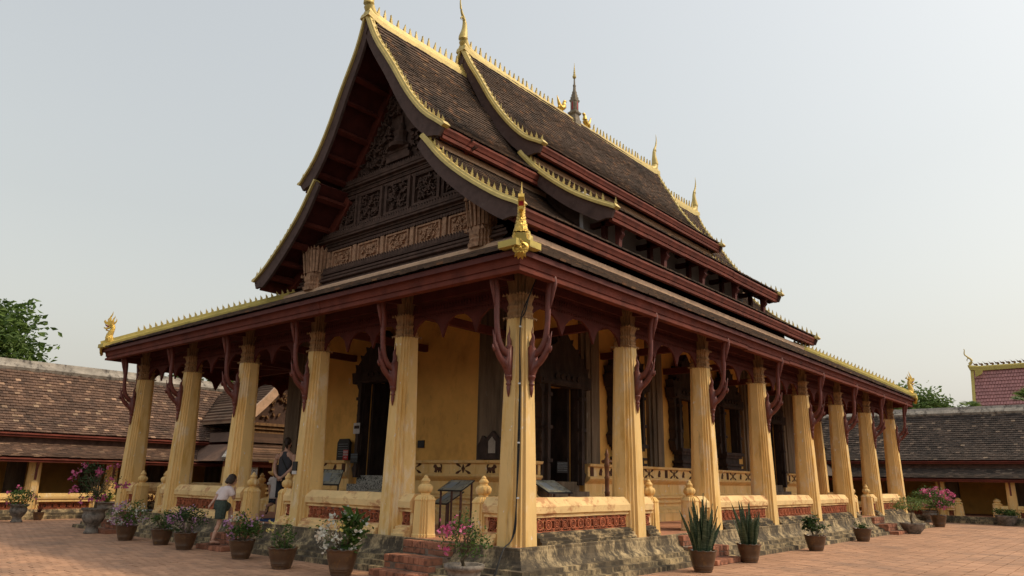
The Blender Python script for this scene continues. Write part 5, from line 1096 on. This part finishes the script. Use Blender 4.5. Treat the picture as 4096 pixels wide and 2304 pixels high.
tree('broadleaf_tree', 'leafy tree top glimpsed under the eaves between the left columns', (-33, 13.0, 0), 7, (0, 0, 6.9), (3.6, 3.6, 1.7), 2600, .38, 'leaf_tree', 40, 2)
tree('broadleaf_tree', 'light green feathery tree behind the right gallery beside the naga finial', (-2.4, 43, 0), 7, (-.9, 0, 6.0), (2.0, 1.8, 1.7), 6500, .25, 'leaf_far', 42, 3)
def palm(label, base, h, L, seed, n=10):
    rt = root('palm', base, label, 'palm', 'palms behind the right gallery', flat=False); rnd = random.Random(seed); link('trunk', MB().tube([(0, 0, 0), (.05, 0, h*.5), (0, 0, h)], [.16, .13, .11], 8).mesh('trunk', M['bark']), rt); b = MB()
    for k in range(n):                      # fan leaves: stalk and pleated blades
        a = rnd.random()*6.28; el = .1+.9*rnd.random(); d = Vector((math.cos(a)*math.cos(el), math.sin(a)*math.cos(el), math.sin(el))); p = Vector((0, 0, h))+d*L*.5; u = d.cross(Vector((0, 0, 1))).normalized(); v_ = u.cross(d); b.tube([(0, 0, h), p], [.02, .015], 5)
        for f in np.linspace(-1.25, 1.25, 13): dd = d*math.cos(f)+u*math.sin(f); q_ = dd.cross(v_).normalized()*.045*L; e = p+dd*L*.62-Vector((0, 0, .08)); m1 = p+dd*L*.35; b.add([p, m1-q_, e, m1+q_+v_*.03], [(0, 1, 2, 3)])
    tag(link('fronds', b.mesh('fronds', M['leaf_far']), rt), kind='stuff')
palm('small fan palm at the foot of the distant pink roof', (-.95, 50, 0), 6.75, .9, 1); palm('fan palm in front of the distant pink roof at the right edge', (2.75, 48, 0), 6.9, 1.2, 2); palm('small palm beneath the far right naga finial', (-2.6, 40, 0), 5.2, 1.2, 3)

# ================================================================ SMALL THINGS ON THE VERANDA
def text_mesh(txt, size, m):
    cu = bpy.data.curves.new('lettering', 'FONT'); cu.body = txt; cu.size = size; cu.align_x = 'CENTER'; cu.extrude = .0015
    o = bpy.data.objects.new('lettering', cu)
    me = bpy.data.meshes.new_from_object(o); bpy.data.objects.remove(o); bpy.data.curves.remove(cu)
    me.materials.clear(); me.materials.append(m); return me
def info_board(label, pos, ang, w=.62, z0=1.30, z1=1.50, run=.42, legs=2, mt='rust', foot=P_):
    """slanted reading panel; local -y is the low front edge"""
    rt = root('info_board', (*pos, foot), label, 'information board', 'information boards on the veranda', flat=False); rt.rotation_euler = (0, 0, ang); a, b = z0-foot, z1-foot
    sl = lambda x, t, off: (x, -run/2+run*t, a+(b-a)*t+off)
    def sheet(x0, x1, t0, t1, o0, o1): return MB().add([sl(x0, t0, o0), sl(x1, t0, o0), sl(x1, t1, o0), sl(x0, t1, o0), sl(x0, t0, o1), sl(x1, t0, o1), sl(x1, t1, o1), sl(x0, t1, o1)], [(0, 3, 2, 1), (4, 5, 6, 7), (0, 1, 5, 4), (1, 2, 6, 5), (2, 3, 7, 6), (3, 0, 4, 7)])
    link('panel', sheet(-w/2, w/2, 0, 1, -.02, .0).mesh('panel', M['black_metal']), rt)
    p_ = link('printed_sheet', sheet(-w/2+.02, w/2-.02, .05, .95, .001, .004).mesh('printed_sheet', M['plate']), rt)
    link('picture', sheet(-w*.35, -w*.05, .2, .75, .005, .007).mesh('picture', M['ink']), p_)
    for k in range(6): link('text_line', sheet(w*.02, w*.38-.04*(k % 3), .70-.10*k, .73-.10*k, .005, .007).mesh('text_line', M['ink']), p_)
    for s_ in (-1, 1):
        for t in ((.1, .9) if legs == 4 else (.3,)): x, y, z = sl(s_*(w/2-.05), t, -.02); link('leg', MB().beam((x, y, 0), (x, y, z), .03, .03, (0, 1, 0)).mesh('leg', M[mt]), rt)
    if legs == 2: link('crossbar', MB().beam((-w/2+.05, -run/2+run*.3, .12), (w/2-.05, -run/2+run*.3, .12), .025, .025).mesh('crossbar', M[mt]), rt)
    return rt
info_board('brown-legged reading panel behind the front corner gate posts, the nearer and higher one', (-2.62, 1.25), .10, .60, 1.30, 1.50, .42, 4)
info_board('lower reading panel half hidden behind the higher one at the front corner', (-3.35, 1.75), -.25, .60, 1.02, 1.27, .42, 4)
info_board('grey reading panel behind the low wall right of the corner column', (-1.05, 2.28), math.pi/2-.05, .72, 1.30, 1.53, .48, 4)
info_board('white upright reading panel on black stand right of the man', (-6.85, 1.35), .55, .50, 1.33, 1.68, .25, 2, 'black_metal')
info_board('small low reading panel by the speckled door steps', (-5.55, 1.55), .2, .5, 1.08, 1.26, .3, 2, 'black_metal')
# turned wooden stand
ws = root('wooden_stand', (-.80, 3.85, P_), 'turned brown wooden stand with crossbar behind the low wall near the second side column', 'stand', flat=False)
link('post', MB().lathe([(.055, 0), (.055, .5), (.04, .52), (.06, .56), (.045, .6), (.05, .75), (.06, .78), (.045, .82), (.045, 1.05), (.06, 1.08), (.04, 1.12), (.05, 1.30), (.06, 1.33), (.05, 1.36), (.05, 1.46), (.03, 1.50), (.05, 1.55), (.03, 1.59), (.012, 1.67)], 12).mesh('post', M['postwood'], True), ws)
link('crossbar', MB().tube([(-.12, .0, 1.41), (-.09, 0, 1.41), (.05, .18, 1.41), (.08, .26, 1.41)], [.03, .04, .03, .035], 8).mesh('crossbar', M['postwood']), ws); link('foot', MB().box(-.14, .14, -.14, .14, 0, .06).mesh('foot', M['postwood']), ws)
# black notices on the door jambs
def notice(label, mw, w, h, lines, bgm, fgm, frame=None):
    o = link('notice', MB().box(-w/2, w/2, -.012, 0, 0, h).mesh('notice', M[bgm])); o.matrix_basis = mw; tag(o, label, 'sign')
    for t, sz, z in lines:
        me = text_mesh(t, sz, M[fgm]); xs_ = [v.co.x for v in me.vertices]; wd = (max(xs_)-min(xs_)) if xs_ else 1; k = min(1, w*.92/max(wd, 1e-3))
        link('lettering', me, o, Matrix.Translation((0, -.0145, z)) @ Matrix.Rotation(math.pi/2, 4, 'X') @ Matrix.Diagonal((k, 1, 1, 1)))
    return o
SHOES = [('ກະລຸນາຖອດເກີບ', .045, .205), ('ຫ້າມ ຖ່າຍຮູບພາຍໃນ', .045, .145), ('PLEASE TAKE OFF YOUR SHOES', .034, .095), ('NO PHOTO INSIDE', .034, .045)]
notice('small black notice with white lettering left of the front doorway', T(-7.98, Y0-.36, 1.86), .30, .255, SHOES, 'black_metal', 'ink')
notice('small black notice with white lettering inside the side doorway jamb', T(X1+.03, 4.93, 1.70) @ RZ(math.pi/2-.25), .32, .255, SHOES, 'black_metal', 'ink')
notice('little red and white notice leaning by the front doorway', T(-8.33, Y0-.38, 1.945) @ RZ(.2), .17, .26, [('ຫ້າມ', .06, .19), ('ກະລຸນາ', .05, .12), ('NO', .06, .04)], 'redsign', 'paper')
pp = link('paper_notice', MB().box(-.13, .13, -.01, 0, 0, .28).mesh('paper_notice', M['white'])); pp.matrix_basis = T(-8.02, Y0-.32, 2.62); tag(pp, 'plain pale paper pinned high on the front door frame', 'notice')
stl = link('stele', MB().poly([(-.26, 0), (.26, 0), (.26, .46), (.18, .56), (-.18, .56), (-.26, .46)], .08, lambda a, z, c: (a, c, z)).mesh('stele', M['black_metal'])); stl.matrix_basis = T(-8.66, Y0-.2, 1.945); tag(stl, 'black inscribed stone slab standing on the ledge left of the front door', 'stele')
for k in range(6): link('inscription', MB().box(-.2, .2, -.044, -.042, .09+.065*k, .10+.065*k).mesh('inscription', M['ink']), stl)
MB().box(-5.93, -5.70, Y0-.03, Y0+.02, 2.24, 2.42).build('wall_vent', M['black_metal'], temple)
mt_ = link('doormat', MB().box(-.55, .55, -.32, .32, 0, .018).mesh('doormat', M['mat_blue'])); mt_.matrix_basis = T(-7.62, .35, P_+.001); tag(mt_, 'blue doormat at the top of the middle front steps', 'mat')
m2 = link('doormat', MB().box(-.5, .5, -.28, .28, 0, .018).mesh('doormat', M['black_metal'])); m2.matrix_basis = T(-A_*4.5, .0, P_+.001); tag(m2, 'dark doormat at the top of the leftmost front steps', 'mat')
# switch box on the fourth front column, cable on the corner column
sb = link('switch_box', MB().box(-.075, .075, -.05, 0, 0, .19).mesh('switch_box', M['black_metal'])); sb.matrix_basis = T(-A_*2-.10, -.255, 1.62); tag(sb, 'small dark switch box on the column right of the man', 'switch box')
link('white_label', MB().box(-.075, .075, -.048, 0, -.07, -.002).mesh('white_label', M['white']), sb)
cb = MB()
for dx in (0, .022):
    pts = smooth_pts([(.27, .30, 4.90), (.13, .285, 4.55), (.02+dx*2, .29, 4.27), (-.02, .275, 4.0), (-.015+dx*.5, .285, 3.0), (-.03+dx, .312, 2.0), (-.04, .330, 1.2), (-.07+dx, .352, .8), (-.13, .40, .60), (-.24, .62, .53), (-.33, .78, .33), (-.42+dx, 1.10, .18), (-.50, 1.36, .05), (-.62, 1.5, .012), (-.8, 1.9, .012)], 4)
    cb.tube([((r_+t)/math.sqrt(2), (-r_+t)/math.sqrt(2), z) for t, r_, z in pts], .011, 6)
cbo = cb.build('cable', M['cable']); tag(cbo, 'pair of thin black cables running down the corner column to the ground', 'cable')
cl = MB().box(-.02, .02, -.01, .01, -.012, .012).mesh('cable_clip', M['paper'])
for z, r_ in ((4.0, .30), (3.05, .30), (2.1, .325), (1.25, .345)): link('cable_clip', cl, cbo, T((r_-.02)/math.sqrt(2), (-r_-.02)/math.sqrt(2), z) @ RZ(math.pi/4))
for k, (lab, p) in enumerate((('tiny dark bird in the sky above the left hip ridge', (-11.5, 1.5, 7.0)), ('tiny dark bird high in the sky left of the gable, upper', (-9.6, 6.0, 16.0)), ('tiny dark bird high in the sky left of the gable, lower', (-9.5, 5.5, 14.6)))):
    b = MB().tube([(-.035, 0, 0), (0, 0, .005), (.05, 0, .0)], [.004, .014, .004], 6); b.add([(-.01, 0, .01), (.02, 0, .01), (.0, .08, .03)], [(0, 1, 2)]); b.add([(-.01, 0, .01), (.02, 0, .01), (.0, -.08, .03)], [(0, 1, 2)]); o = b.build('bird', M['cable']); o.location = p; tag(o, lab, 'bird', 'birds in the sky')

# ================================================================ PEOPLE
def ell(b, c, r, n=14, m=9, tilt=None):
    Rt = tilt or Matrix.Identity(3); c = Vector(c)
    b.loft([[c+Rt @ Vector((r[0]*math.sin(p)*math.cos(t), r[1]*math.sin(p)*math.sin(t), -r[2]*math.cos(p))) for t in np.linspace(0, 2*math.pi, n, endpoint=False)] for p in np.linspace(.12, math.pi-.12, m)])
def loftE(b, secs, n=16):
    """secs: (centre, rx, ry) horizontal-ish ellipses"""
    b.loft([[Vector(c)+Vector((rx*math.cos(t), ry*math.sin(t), 0)) for t in np.linspace(0, 2*math.pi, n, endpoint=False)] for c, rx, ry in secs])
def limb(b, pts, rad): P = smooth_pts(pts, 4); b.tube([tuple(p) for p in P], np.interp(np.linspace(0, 1, len(P)), np.linspace(0, 1, len(rad)), rad), 10)
def hand(b, w, d, nrm, s=1.0, curl=.5):
    """palm, four fingers of different lengths and a thumb; d = pointing direction, nrm = back of the hand"""
    w, d, nrm = Vector(w), Vector(d).normalized(), Vector(nrm).normalized(); sd_ = d.cross(nrm).normalized(); nrm = sd_.cross(d)
    limb(b, [tuple(w-d*.01), tuple(w+d*.035*s), tuple(w+d*.075*s)], [.022*s, .03*s, .03*s])
    for k, L in zip((-1.5, -.5, .5, 1.5), (.055, .068, .064, .05)):
        p0 = w+d*.07*s+sd_*k*.017*s; p1 = p0+(d*.5-nrm*.25*curl)*L*s; p2 = p1+(d*.42*(1-.5*curl)-nrm*.45*curl)*L*s; b.tube([p0-d*.02, p0, p1, p2], [.010*s, .0098*s, .009*s, .0075*s], 7)
    p0 = w+d*.02*s+sd_*.026*s; b.tube([w+d*.01, p0, p0+(d*.5+sd_*.55-nrm*.2)*.04*s, p0+(d*.9+sd_*.45-nrm*.4)*.055*s], [.013*s, .013*s, .011*s, .008*s], 7)
def foot(b, ank, d, s=1.0, up=(0, 0, 1)):
    a, d, u = Vector(ank), Vector(d).normalized(), Vector(up).normalized(); b.tube([a-d*.045*s-u*.04*s, a-u*.035*s, a+d*.06*s-u*.045*s, a+d*.13*s-u*.056*s, a+d*.165*s-u*.058*s], [.026*s, .036*s, .034*s, .028*s, .014*s], 10)
def sandal(b, ank, d, s=1.0, up=(0, 0, 1)):
    a, d, u = Vector(ank), Vector(d).normalized(), Vector(up).normalized(); sd_ = d.cross(u).normalized(); q_ = [(-.075, -.03), (.0, -.034), (.10, -.042), (.17, -.03), (.185, 0), (.17, .03), (.10, .042), (.0, .034), (-.075, .03)]
    b.poly(q_, .018*s, lambda x, y, c: a+d*x*s+sd_*y*s-u*(.088*s-c))
    b.tube([a+d*.03*s+sd_*.034*s-u*.075*s, a+d*.08*s+sd_*.01*s-u*.012*s, a+d*.115*s-u*.04*s, a+d*.08*s-sd_*.01*s-u*.012*s, a+d*.03*s-sd_*.034*s-u*.075*s], .006*s, 6)
def head(b, c, fw, s=1.0):
    """c centre, fw facing; returns rotation with y=facing"""
    f = Vector(fw).normalized(); x = f.cross(Vector((0, 0, 1))).normalized(); z = x.cross(f); Rt = Matrix(((x.x, f.x, z.x), (x.y, f.y, z.y), (x.z, f.z, z.z))); c = Vector(c); A = lambda q_: c+Rt @ (Vector(q_)*s)
    ell(b, c+Rt @ Vector((0, -.012*s, .02*s)), (.072*s, .090*s, .090*s), tilt=Rt); ell(b, A((0, .022, -.045)), (.055*s, .062*s, .068*s), tilt=Rt)
    ell(b, A((0, .052, -.095)), (.024*s, .022*s, .018*s), tilt=Rt)                                     # chin
    b.tube([A((0, .078, .012)), A((0, .092, -.012)), A((0, .103, -.028)), A((0, .082, -.036))], [.008*s, .011*s, .014*s, .010*s], 7)   # nose
    for s_ in (-1, 1): ell(b, A((s_*.071, -.005, -.012)), (.010*s, .020*s, .030*s), 8, 6, Rt)
    b.tube([A((-.022, .078, -.060)), A((0, .086, -.058)), A((.022, .078, -.060))], [.005*s, .009*s, .005*s], 6)
    return Rt, A
def remesh(o, v, it=4):
    m = o.modifiers.new('remesh', 'REMESH'); m.mode = 'VOXEL'; m.voxel_size = v; m.use_smooth_shade = True
    sm = o.modifiers.new('smooth', 'SMOOTH'); sm.factor = .5; sm.iterations = it
def finish(rt, nm, b, mt, v=.011, it=4, parent=None):
    o = link(nm, b.mesh(nm, M[mt], True), parent or rt)
    if v: remesh(o, v, it)
    return o
def face_bits(rt, A, s, body):
    b = MB()
    for s_ in (-1, 1): ell(b, A((s_*.030, .073, .008)), (.011*s, .007*s, .007*s), 8, 6)
    link('eyes', b.mesh('eyes', M['hair']), body); b = MB()
    for s_ in (-1, 1): b.tube([A((s_*.016, .083, .028)), A((s_*.032, .080, .034)), A((s_*.048, .068, .028))], .0045*s, 5)
    link('eyebrows', b.mesh('eyebrows', M['hair']), body)

# girl climbing the middle front steps (world coordinates relative to her standing foot)
g0 = Vector((-7.22, -1.20, .112)); rt = root('person', g0, 'girl in short white top and dark green checked shorts climbing the front steps', 'person', 'visitors', flat=False)
L = lambda x, y, z: (x-g0.x-7.22+.0*x if False else x, y-g0.y, z-g0.z)
b = MB()
loftE(b, [(L(0, -1.14, .88), .11, .09), (L(0, -1.14, .94), .125, .095), (L(0, -1.12, 1.02), .105, .08), (L(0, -1.085, 1.12), .115, .085), (L(0, -1.05, 1.20), .125, .085), (L(0, -1.03, 1.26), .10, .07), (L(0, -1.015, 1.29), .05, .05)])
limb(b, [L(0, -1.02, 1.25), L(0, -.985, 1.31), L(0, -.965, 1.36)], [.046, .042, .042])
Rt, A = head(b, L(0, -.925, 1.405), (.12, .93, -.34), .98)
limb(b, [L(.06, -1.15, .92), L(.07, -1.165, .72), L(.07, -1.165, .56), L(.07, -1.23, .36), L(.07, -1.275, .205)], [.075, .068, .05, .046, .030]); foot(b, L(.07, -1.275, .20), (.05, 1, 0), .95)
limb(b, [L(-.06, -1.12, .92), L(-.06, -.98, .86), L(-.06, -.87, .79), L(-.06, -.865, .60), L(-.06, -.885, .42)], [.075, .068, .052, .046, .030]); foot(b, L(-.06, -.885, .405), (0, 1, 0), .95)
limb(b, [L(.125, -1.035, 1.235), L(.155, -.99, 1.12), L(.15, -.945, 1.03), L(.10, -.905, 1.12), L(.05, -.885, 1.20)], [.042, .037, .032, .028, .021]); hand(b, L(.05, -.885, 1.20), (-.25, .25, 1), (.7, .7, 0), .8, .9)
limb(b, [L(-.125, -1.05, 1.235), L(-.15, -1.14, 1.10), L(-.14, -1.22, .99), L(-.12, -1.30, .90)], [.042, .036, .031, .021]); hand(b, L(-.12, -1.30, .90), (.05, -.55, -.8), (-.3, -.8, .5), .82, .6)
bd = finish(rt, 'body', b, 'skin', .0095, 3); face_bits(rt, A, .98, bd)
b = MB(); loftE(b, [(L(0, -1.125, 1.00), .135, .115), (L(0, -1.10, 1.06), .132, .112), (L(0, -1.07, 1.15), .135, .105), (L(0, -1.04, 1.225), .145, .098), (L(0, -1.025, 1.265), .105, .078), (L(0, -1.01, 1.285), .062, .058)])
limb(b, [L(.11, -1.035, 1.235), L(.155, -1.01, 1.16), L(.165, -.98, 1.09)], [.062, .062, .066]); limb(b, [L(-.11, -1.05, 1.235), L(-.155, -1.10, 1.16), L(-.16, -1.145, 1.09)], [.062, .06, .062]); finish(rt, 'shirt', b, 'shirt2', .012, 3)
b = MB(); loftE(b, [(L(0, -1.135, .99), .130, .112), (L(0, -1.14, .92), .15, .13), (L(0, -1.14, .84), .155, .135), (L(0, -1.14, .80), .14, .12)])
limb(b, [L(.06, -1.15, .88), L(.07, -1.16, .74), L(.075, -1.165, .61)], [.11, .115, .105]); limb(b, [L(-.06, -1.11, .88), L(-.06, -1.0, .86), L(-.06, -.93, .825)], [.11, .105, .098]); finish(rt, 'shorts', b, 'shorts', .012, 3)
b = MB(); ell(b, A((0, -.035, .04)), (.085, .09, .082), tilt=Rt)
for k in range(26):
    t = -2.7+k*.215; x = math.sin(t)*.082; y = -math.cos(t)*.09
    if y > .015: continue
    p0, p1, p2 = A((x*.75, y*.75-.01, .07)), A((x*1.1, y*1.05-.015, -.02)), A((x*1.12, y*1.1-.03, -.095-.02*random.random())); b.tube([p0, p1, p2], [.034, .034, .014], 6)
hr = finish(rt, 'hair', b, 'hair', .008, 1)
b = MB(); sandal(b, L(.07, -1.275, .20), (.05, 1, 0), .97); link('sandal', b.mesh('sandal', M['rust']), rt); b = MB(); sandal(b, L(-.06, -.885, .405), (0, 1, 0), .97); link('sandal', b.mesh('sandal', M['rust']), rt)

# child walking along the veranda, seen from behind (local: +y is ahead)
rt = root('person', (-8.42, .90, P_+.012), 'small child in loose white T-shirt and dark patterned shorts, seen from behind', 'person', 'visitors', flat=False); rt.rotation_euler = (0, 0, YAW+.10); b = MB()
loftE(b, [((0, 0, .56), .10, .08), ((0, 0, .62), .115, .085), ((0, 0, .72), .10, .075), ((0, 0, .84), .11, .08), ((0, 0, .92), .115, .075), ((0, 0, .97), .08, .06), ((0, 0, .99), .045, .045)])
limb(b, [(0, 0, .96), (0, .01, 1.02), (0, .02, 1.05)], [.042, .038, .038]); Rt, A = head(b, (0, .025, 1.12), (-.1, 1, -.12), .94)
limb(b, [(.055, 0, .60), (.06, .04, .44), (.06, .05, .30), (.055, .02, .16), (.05, -.01, .07)], [.066, .06, .046, .042, .028]); foot(b, (.05, -.01, .07), (0, 1, 0), .85)
limb(b, [(-.055, 0, .60), (-.06, .02, .45), (-.065, .0, .33), (-.10, -.14, .30), (-.14, -.24, .27)], [.066, .06, .046, .042, .028]); foot(b, (-.14, -.24, .265), (-.1, -.35, -.9), .85, (-.2, -.85, .3))
limb(b, [(.115, 0, .93), (.15, -.01, .80), (.155, .0, .70), (.15, .04, .58)], [.038, .034, .029, .02]); hand(b, (.15, .04, .58), (0, .15, -1), (1, 0, 0), .75, .5)
limb(b, [(-.115, 0, .93), (-.15, -.02, .80), (-.16, -.03, .70), (-.155, -.02, .58)], [.038, .034, .029, .02]); hand(b, (-.155, -.02, .58), (0, .1, -1), (-1, 0, 0), .75, .5)
bd = finish(rt, 'body', b, 'skin', .0095, 3); face_bits(rt, A, .94, bd)
b = MB(); loftE(b, [((0, -.01, .44), .155, .125), ((0, -.01, .52), .15, .12), ((0, 0, .66), .138, .108), ((0, 0, .82), .135, .10), ((0, 0, .92), .14, .09), ((0, 0, .965), .10, .07), ((0, 0, .99), .06, .052)])
for s_ in (-1, 1): limb(b, [(s_*.11, 0, .93), (s_*.155, -.01, .84), (s_*.17, -.01, .76)], [.058, .06, .064])
finish(rt, 'shirt', b, 'shirt', .012, 3)
b = MB(); loftE(b, [((0, 0, .62), .125, .10), ((0, 0, .54), .14, .115), ((0, 0, .50), .13, .11)]); limb(b, [(.06, 0, .54), (.065, .03, .42), (.068, .045, .31)], [.085, .09, .092]); limb(b, [(-.06, 0, .54), (-.065, .02, .42), (-.07, .005, .33)], [.085, .09, .092]); finish(rt, 'shorts', b, 'shorts2', .012, 3)
b = MB(); ell(b, (0, .0, 1.15), (.088, .10, .092), tilt=Rt)
for k in range(22):
    t = -1.9+k*.18; x = math.sin(t)*.078; y = -math.cos(t)*.085; b.tube([A((x*.75, y*.75-.01, .06)), A((x*1.1, y*1.08-.01, -.05)), A((x*.95, y*1.12-.02, -.20-.03*random.random()))], [.032, .032, .012], 6)
finish(rt, 'hair', b, 'hair2', .009, 1)
b = MB(); sandal(b, (.05, -.01, .07), (0, 1, 0), .88); link('sandal', b.mesh('sandal', M['black_metal']), rt); b = MB(); sandal(b, (-.14, -.24, .265), (-.1, -.35, -.9), .88, (-.2, -.85, .3)); link('sandal', b.mesh('sandal', M['black_metal']), rt)

# man standing with his hands clasped behind his back
rt = root('person', (-8.12, .90, P_+.022), 'man in charcoal sleeveless top standing with hands clasped behind his back', 'person', 'visitors', flat=False); rt.rotation_euler = (0, 0, YAW-.25); b = MB()
loftE(b, [((0, 0, .90), .15, .115), ((0, 0, .98), .165, .12), ((0, 0, 1.10), .15, .11), ((0, .01, 1.28), .17, .12), ((0, .01, 1.42), .195, .115), ((0, 0, 1.50), .17, .085), ((0, 0, 1.56), .08, .065)])
limb(b, [(0, 0, 1.52), (0, .01, 1.60), (0, .02, 1.65)], [.068, .06, .058]); Rt, A = head(b, (0, .03, 1.745), (-.25, 1, .05), 1.1)
for s_ in (-1, 1):
    limb(b, [(s_*.09, 0, .92), (s_*.10, .02, .70), (s_*.10, .015, .50), (s_*.10, -.01, .30), (s_*.10, -.02, .09)], [.095, .085, .062, .058, .04]); foot(b, (s_*.10, -.02, .085), (s_*.15, 1, 0), 1.25)
    limb(b, [(s_*.20, 0, 1.46), (s_*.245, -.03, 1.32), (s_*.25, -.07, 1.18), (s_*.15, -.17, 1.02), (s_*.05, -.21, .93)], [.062, .055, .046, .042, .029]); hand(b, (s_*.05, -.21, .93), (-s_*.8, -.1, -.5), (0, -1, 0), 1.05, .6)
bd = finish(rt, 'body', b, 'skin', .0105, 3); face_bits(rt, A, 1.1, bd)
b = MB(); loftE(b, [((0, 0, .86), .185, .135), ((0, 0, .95), .18, .135), ((0, 0, 1.10), .165, .125), ((0, .01, 1.28), .183, .133), ((0, .01, 1.40), .175, .128), ((0, .005, 1.48), .13, .10), ((0, .0, 1.545), .095, .08)]); finish(rt, 'tank_top', b, 'tank', .012, 3)
b = MB(); loftE(b, [((0, 0, 1.0), .172, .128), ((0, 0, .88), .185, .14), ((0, 0, .82), .17, .13)])
for s_ in (-1, 1): limb(b, [(s_*.085, 0, .86), (s_*.10, .015, .66), (s_*.105, .015, .46)], [.105, .10, .095])
finish(rt, 'trousers', b, 'trousers', .013, 2)
b = MB(); ell(b, (0, .0, 1.78), (.095, .115, .105), tilt=Rt); b.tube([A((0, -.09, .02)), A((0, -.11, -.04)), A((.02, -.10, -.12))], [.05, .05, .02], 8)
for s_ in (-1, 1): b.tube([A((s_*.06, .03, -.03)), A((s_*.05, .06, -.075)), A((0, .07, -.105))], [.018, .024, .026], 6)
finish(rt, 'hair', b, 'hair', .010, 1)
b = MB(); b.tube([(-.10, .085, 1.50), (-.12, -.02, 1.53), (-.02, -.135, 1.36), (.12, -.14, 1.14), (.19, -.04, 1.02), (.12, .12, 1.12), (-.02, .15, 1.34), (-.10, .085, 1.50)], .018, 6, .5); link('bag_strap', b.mesh('bag_strap', M['cable']), rt)
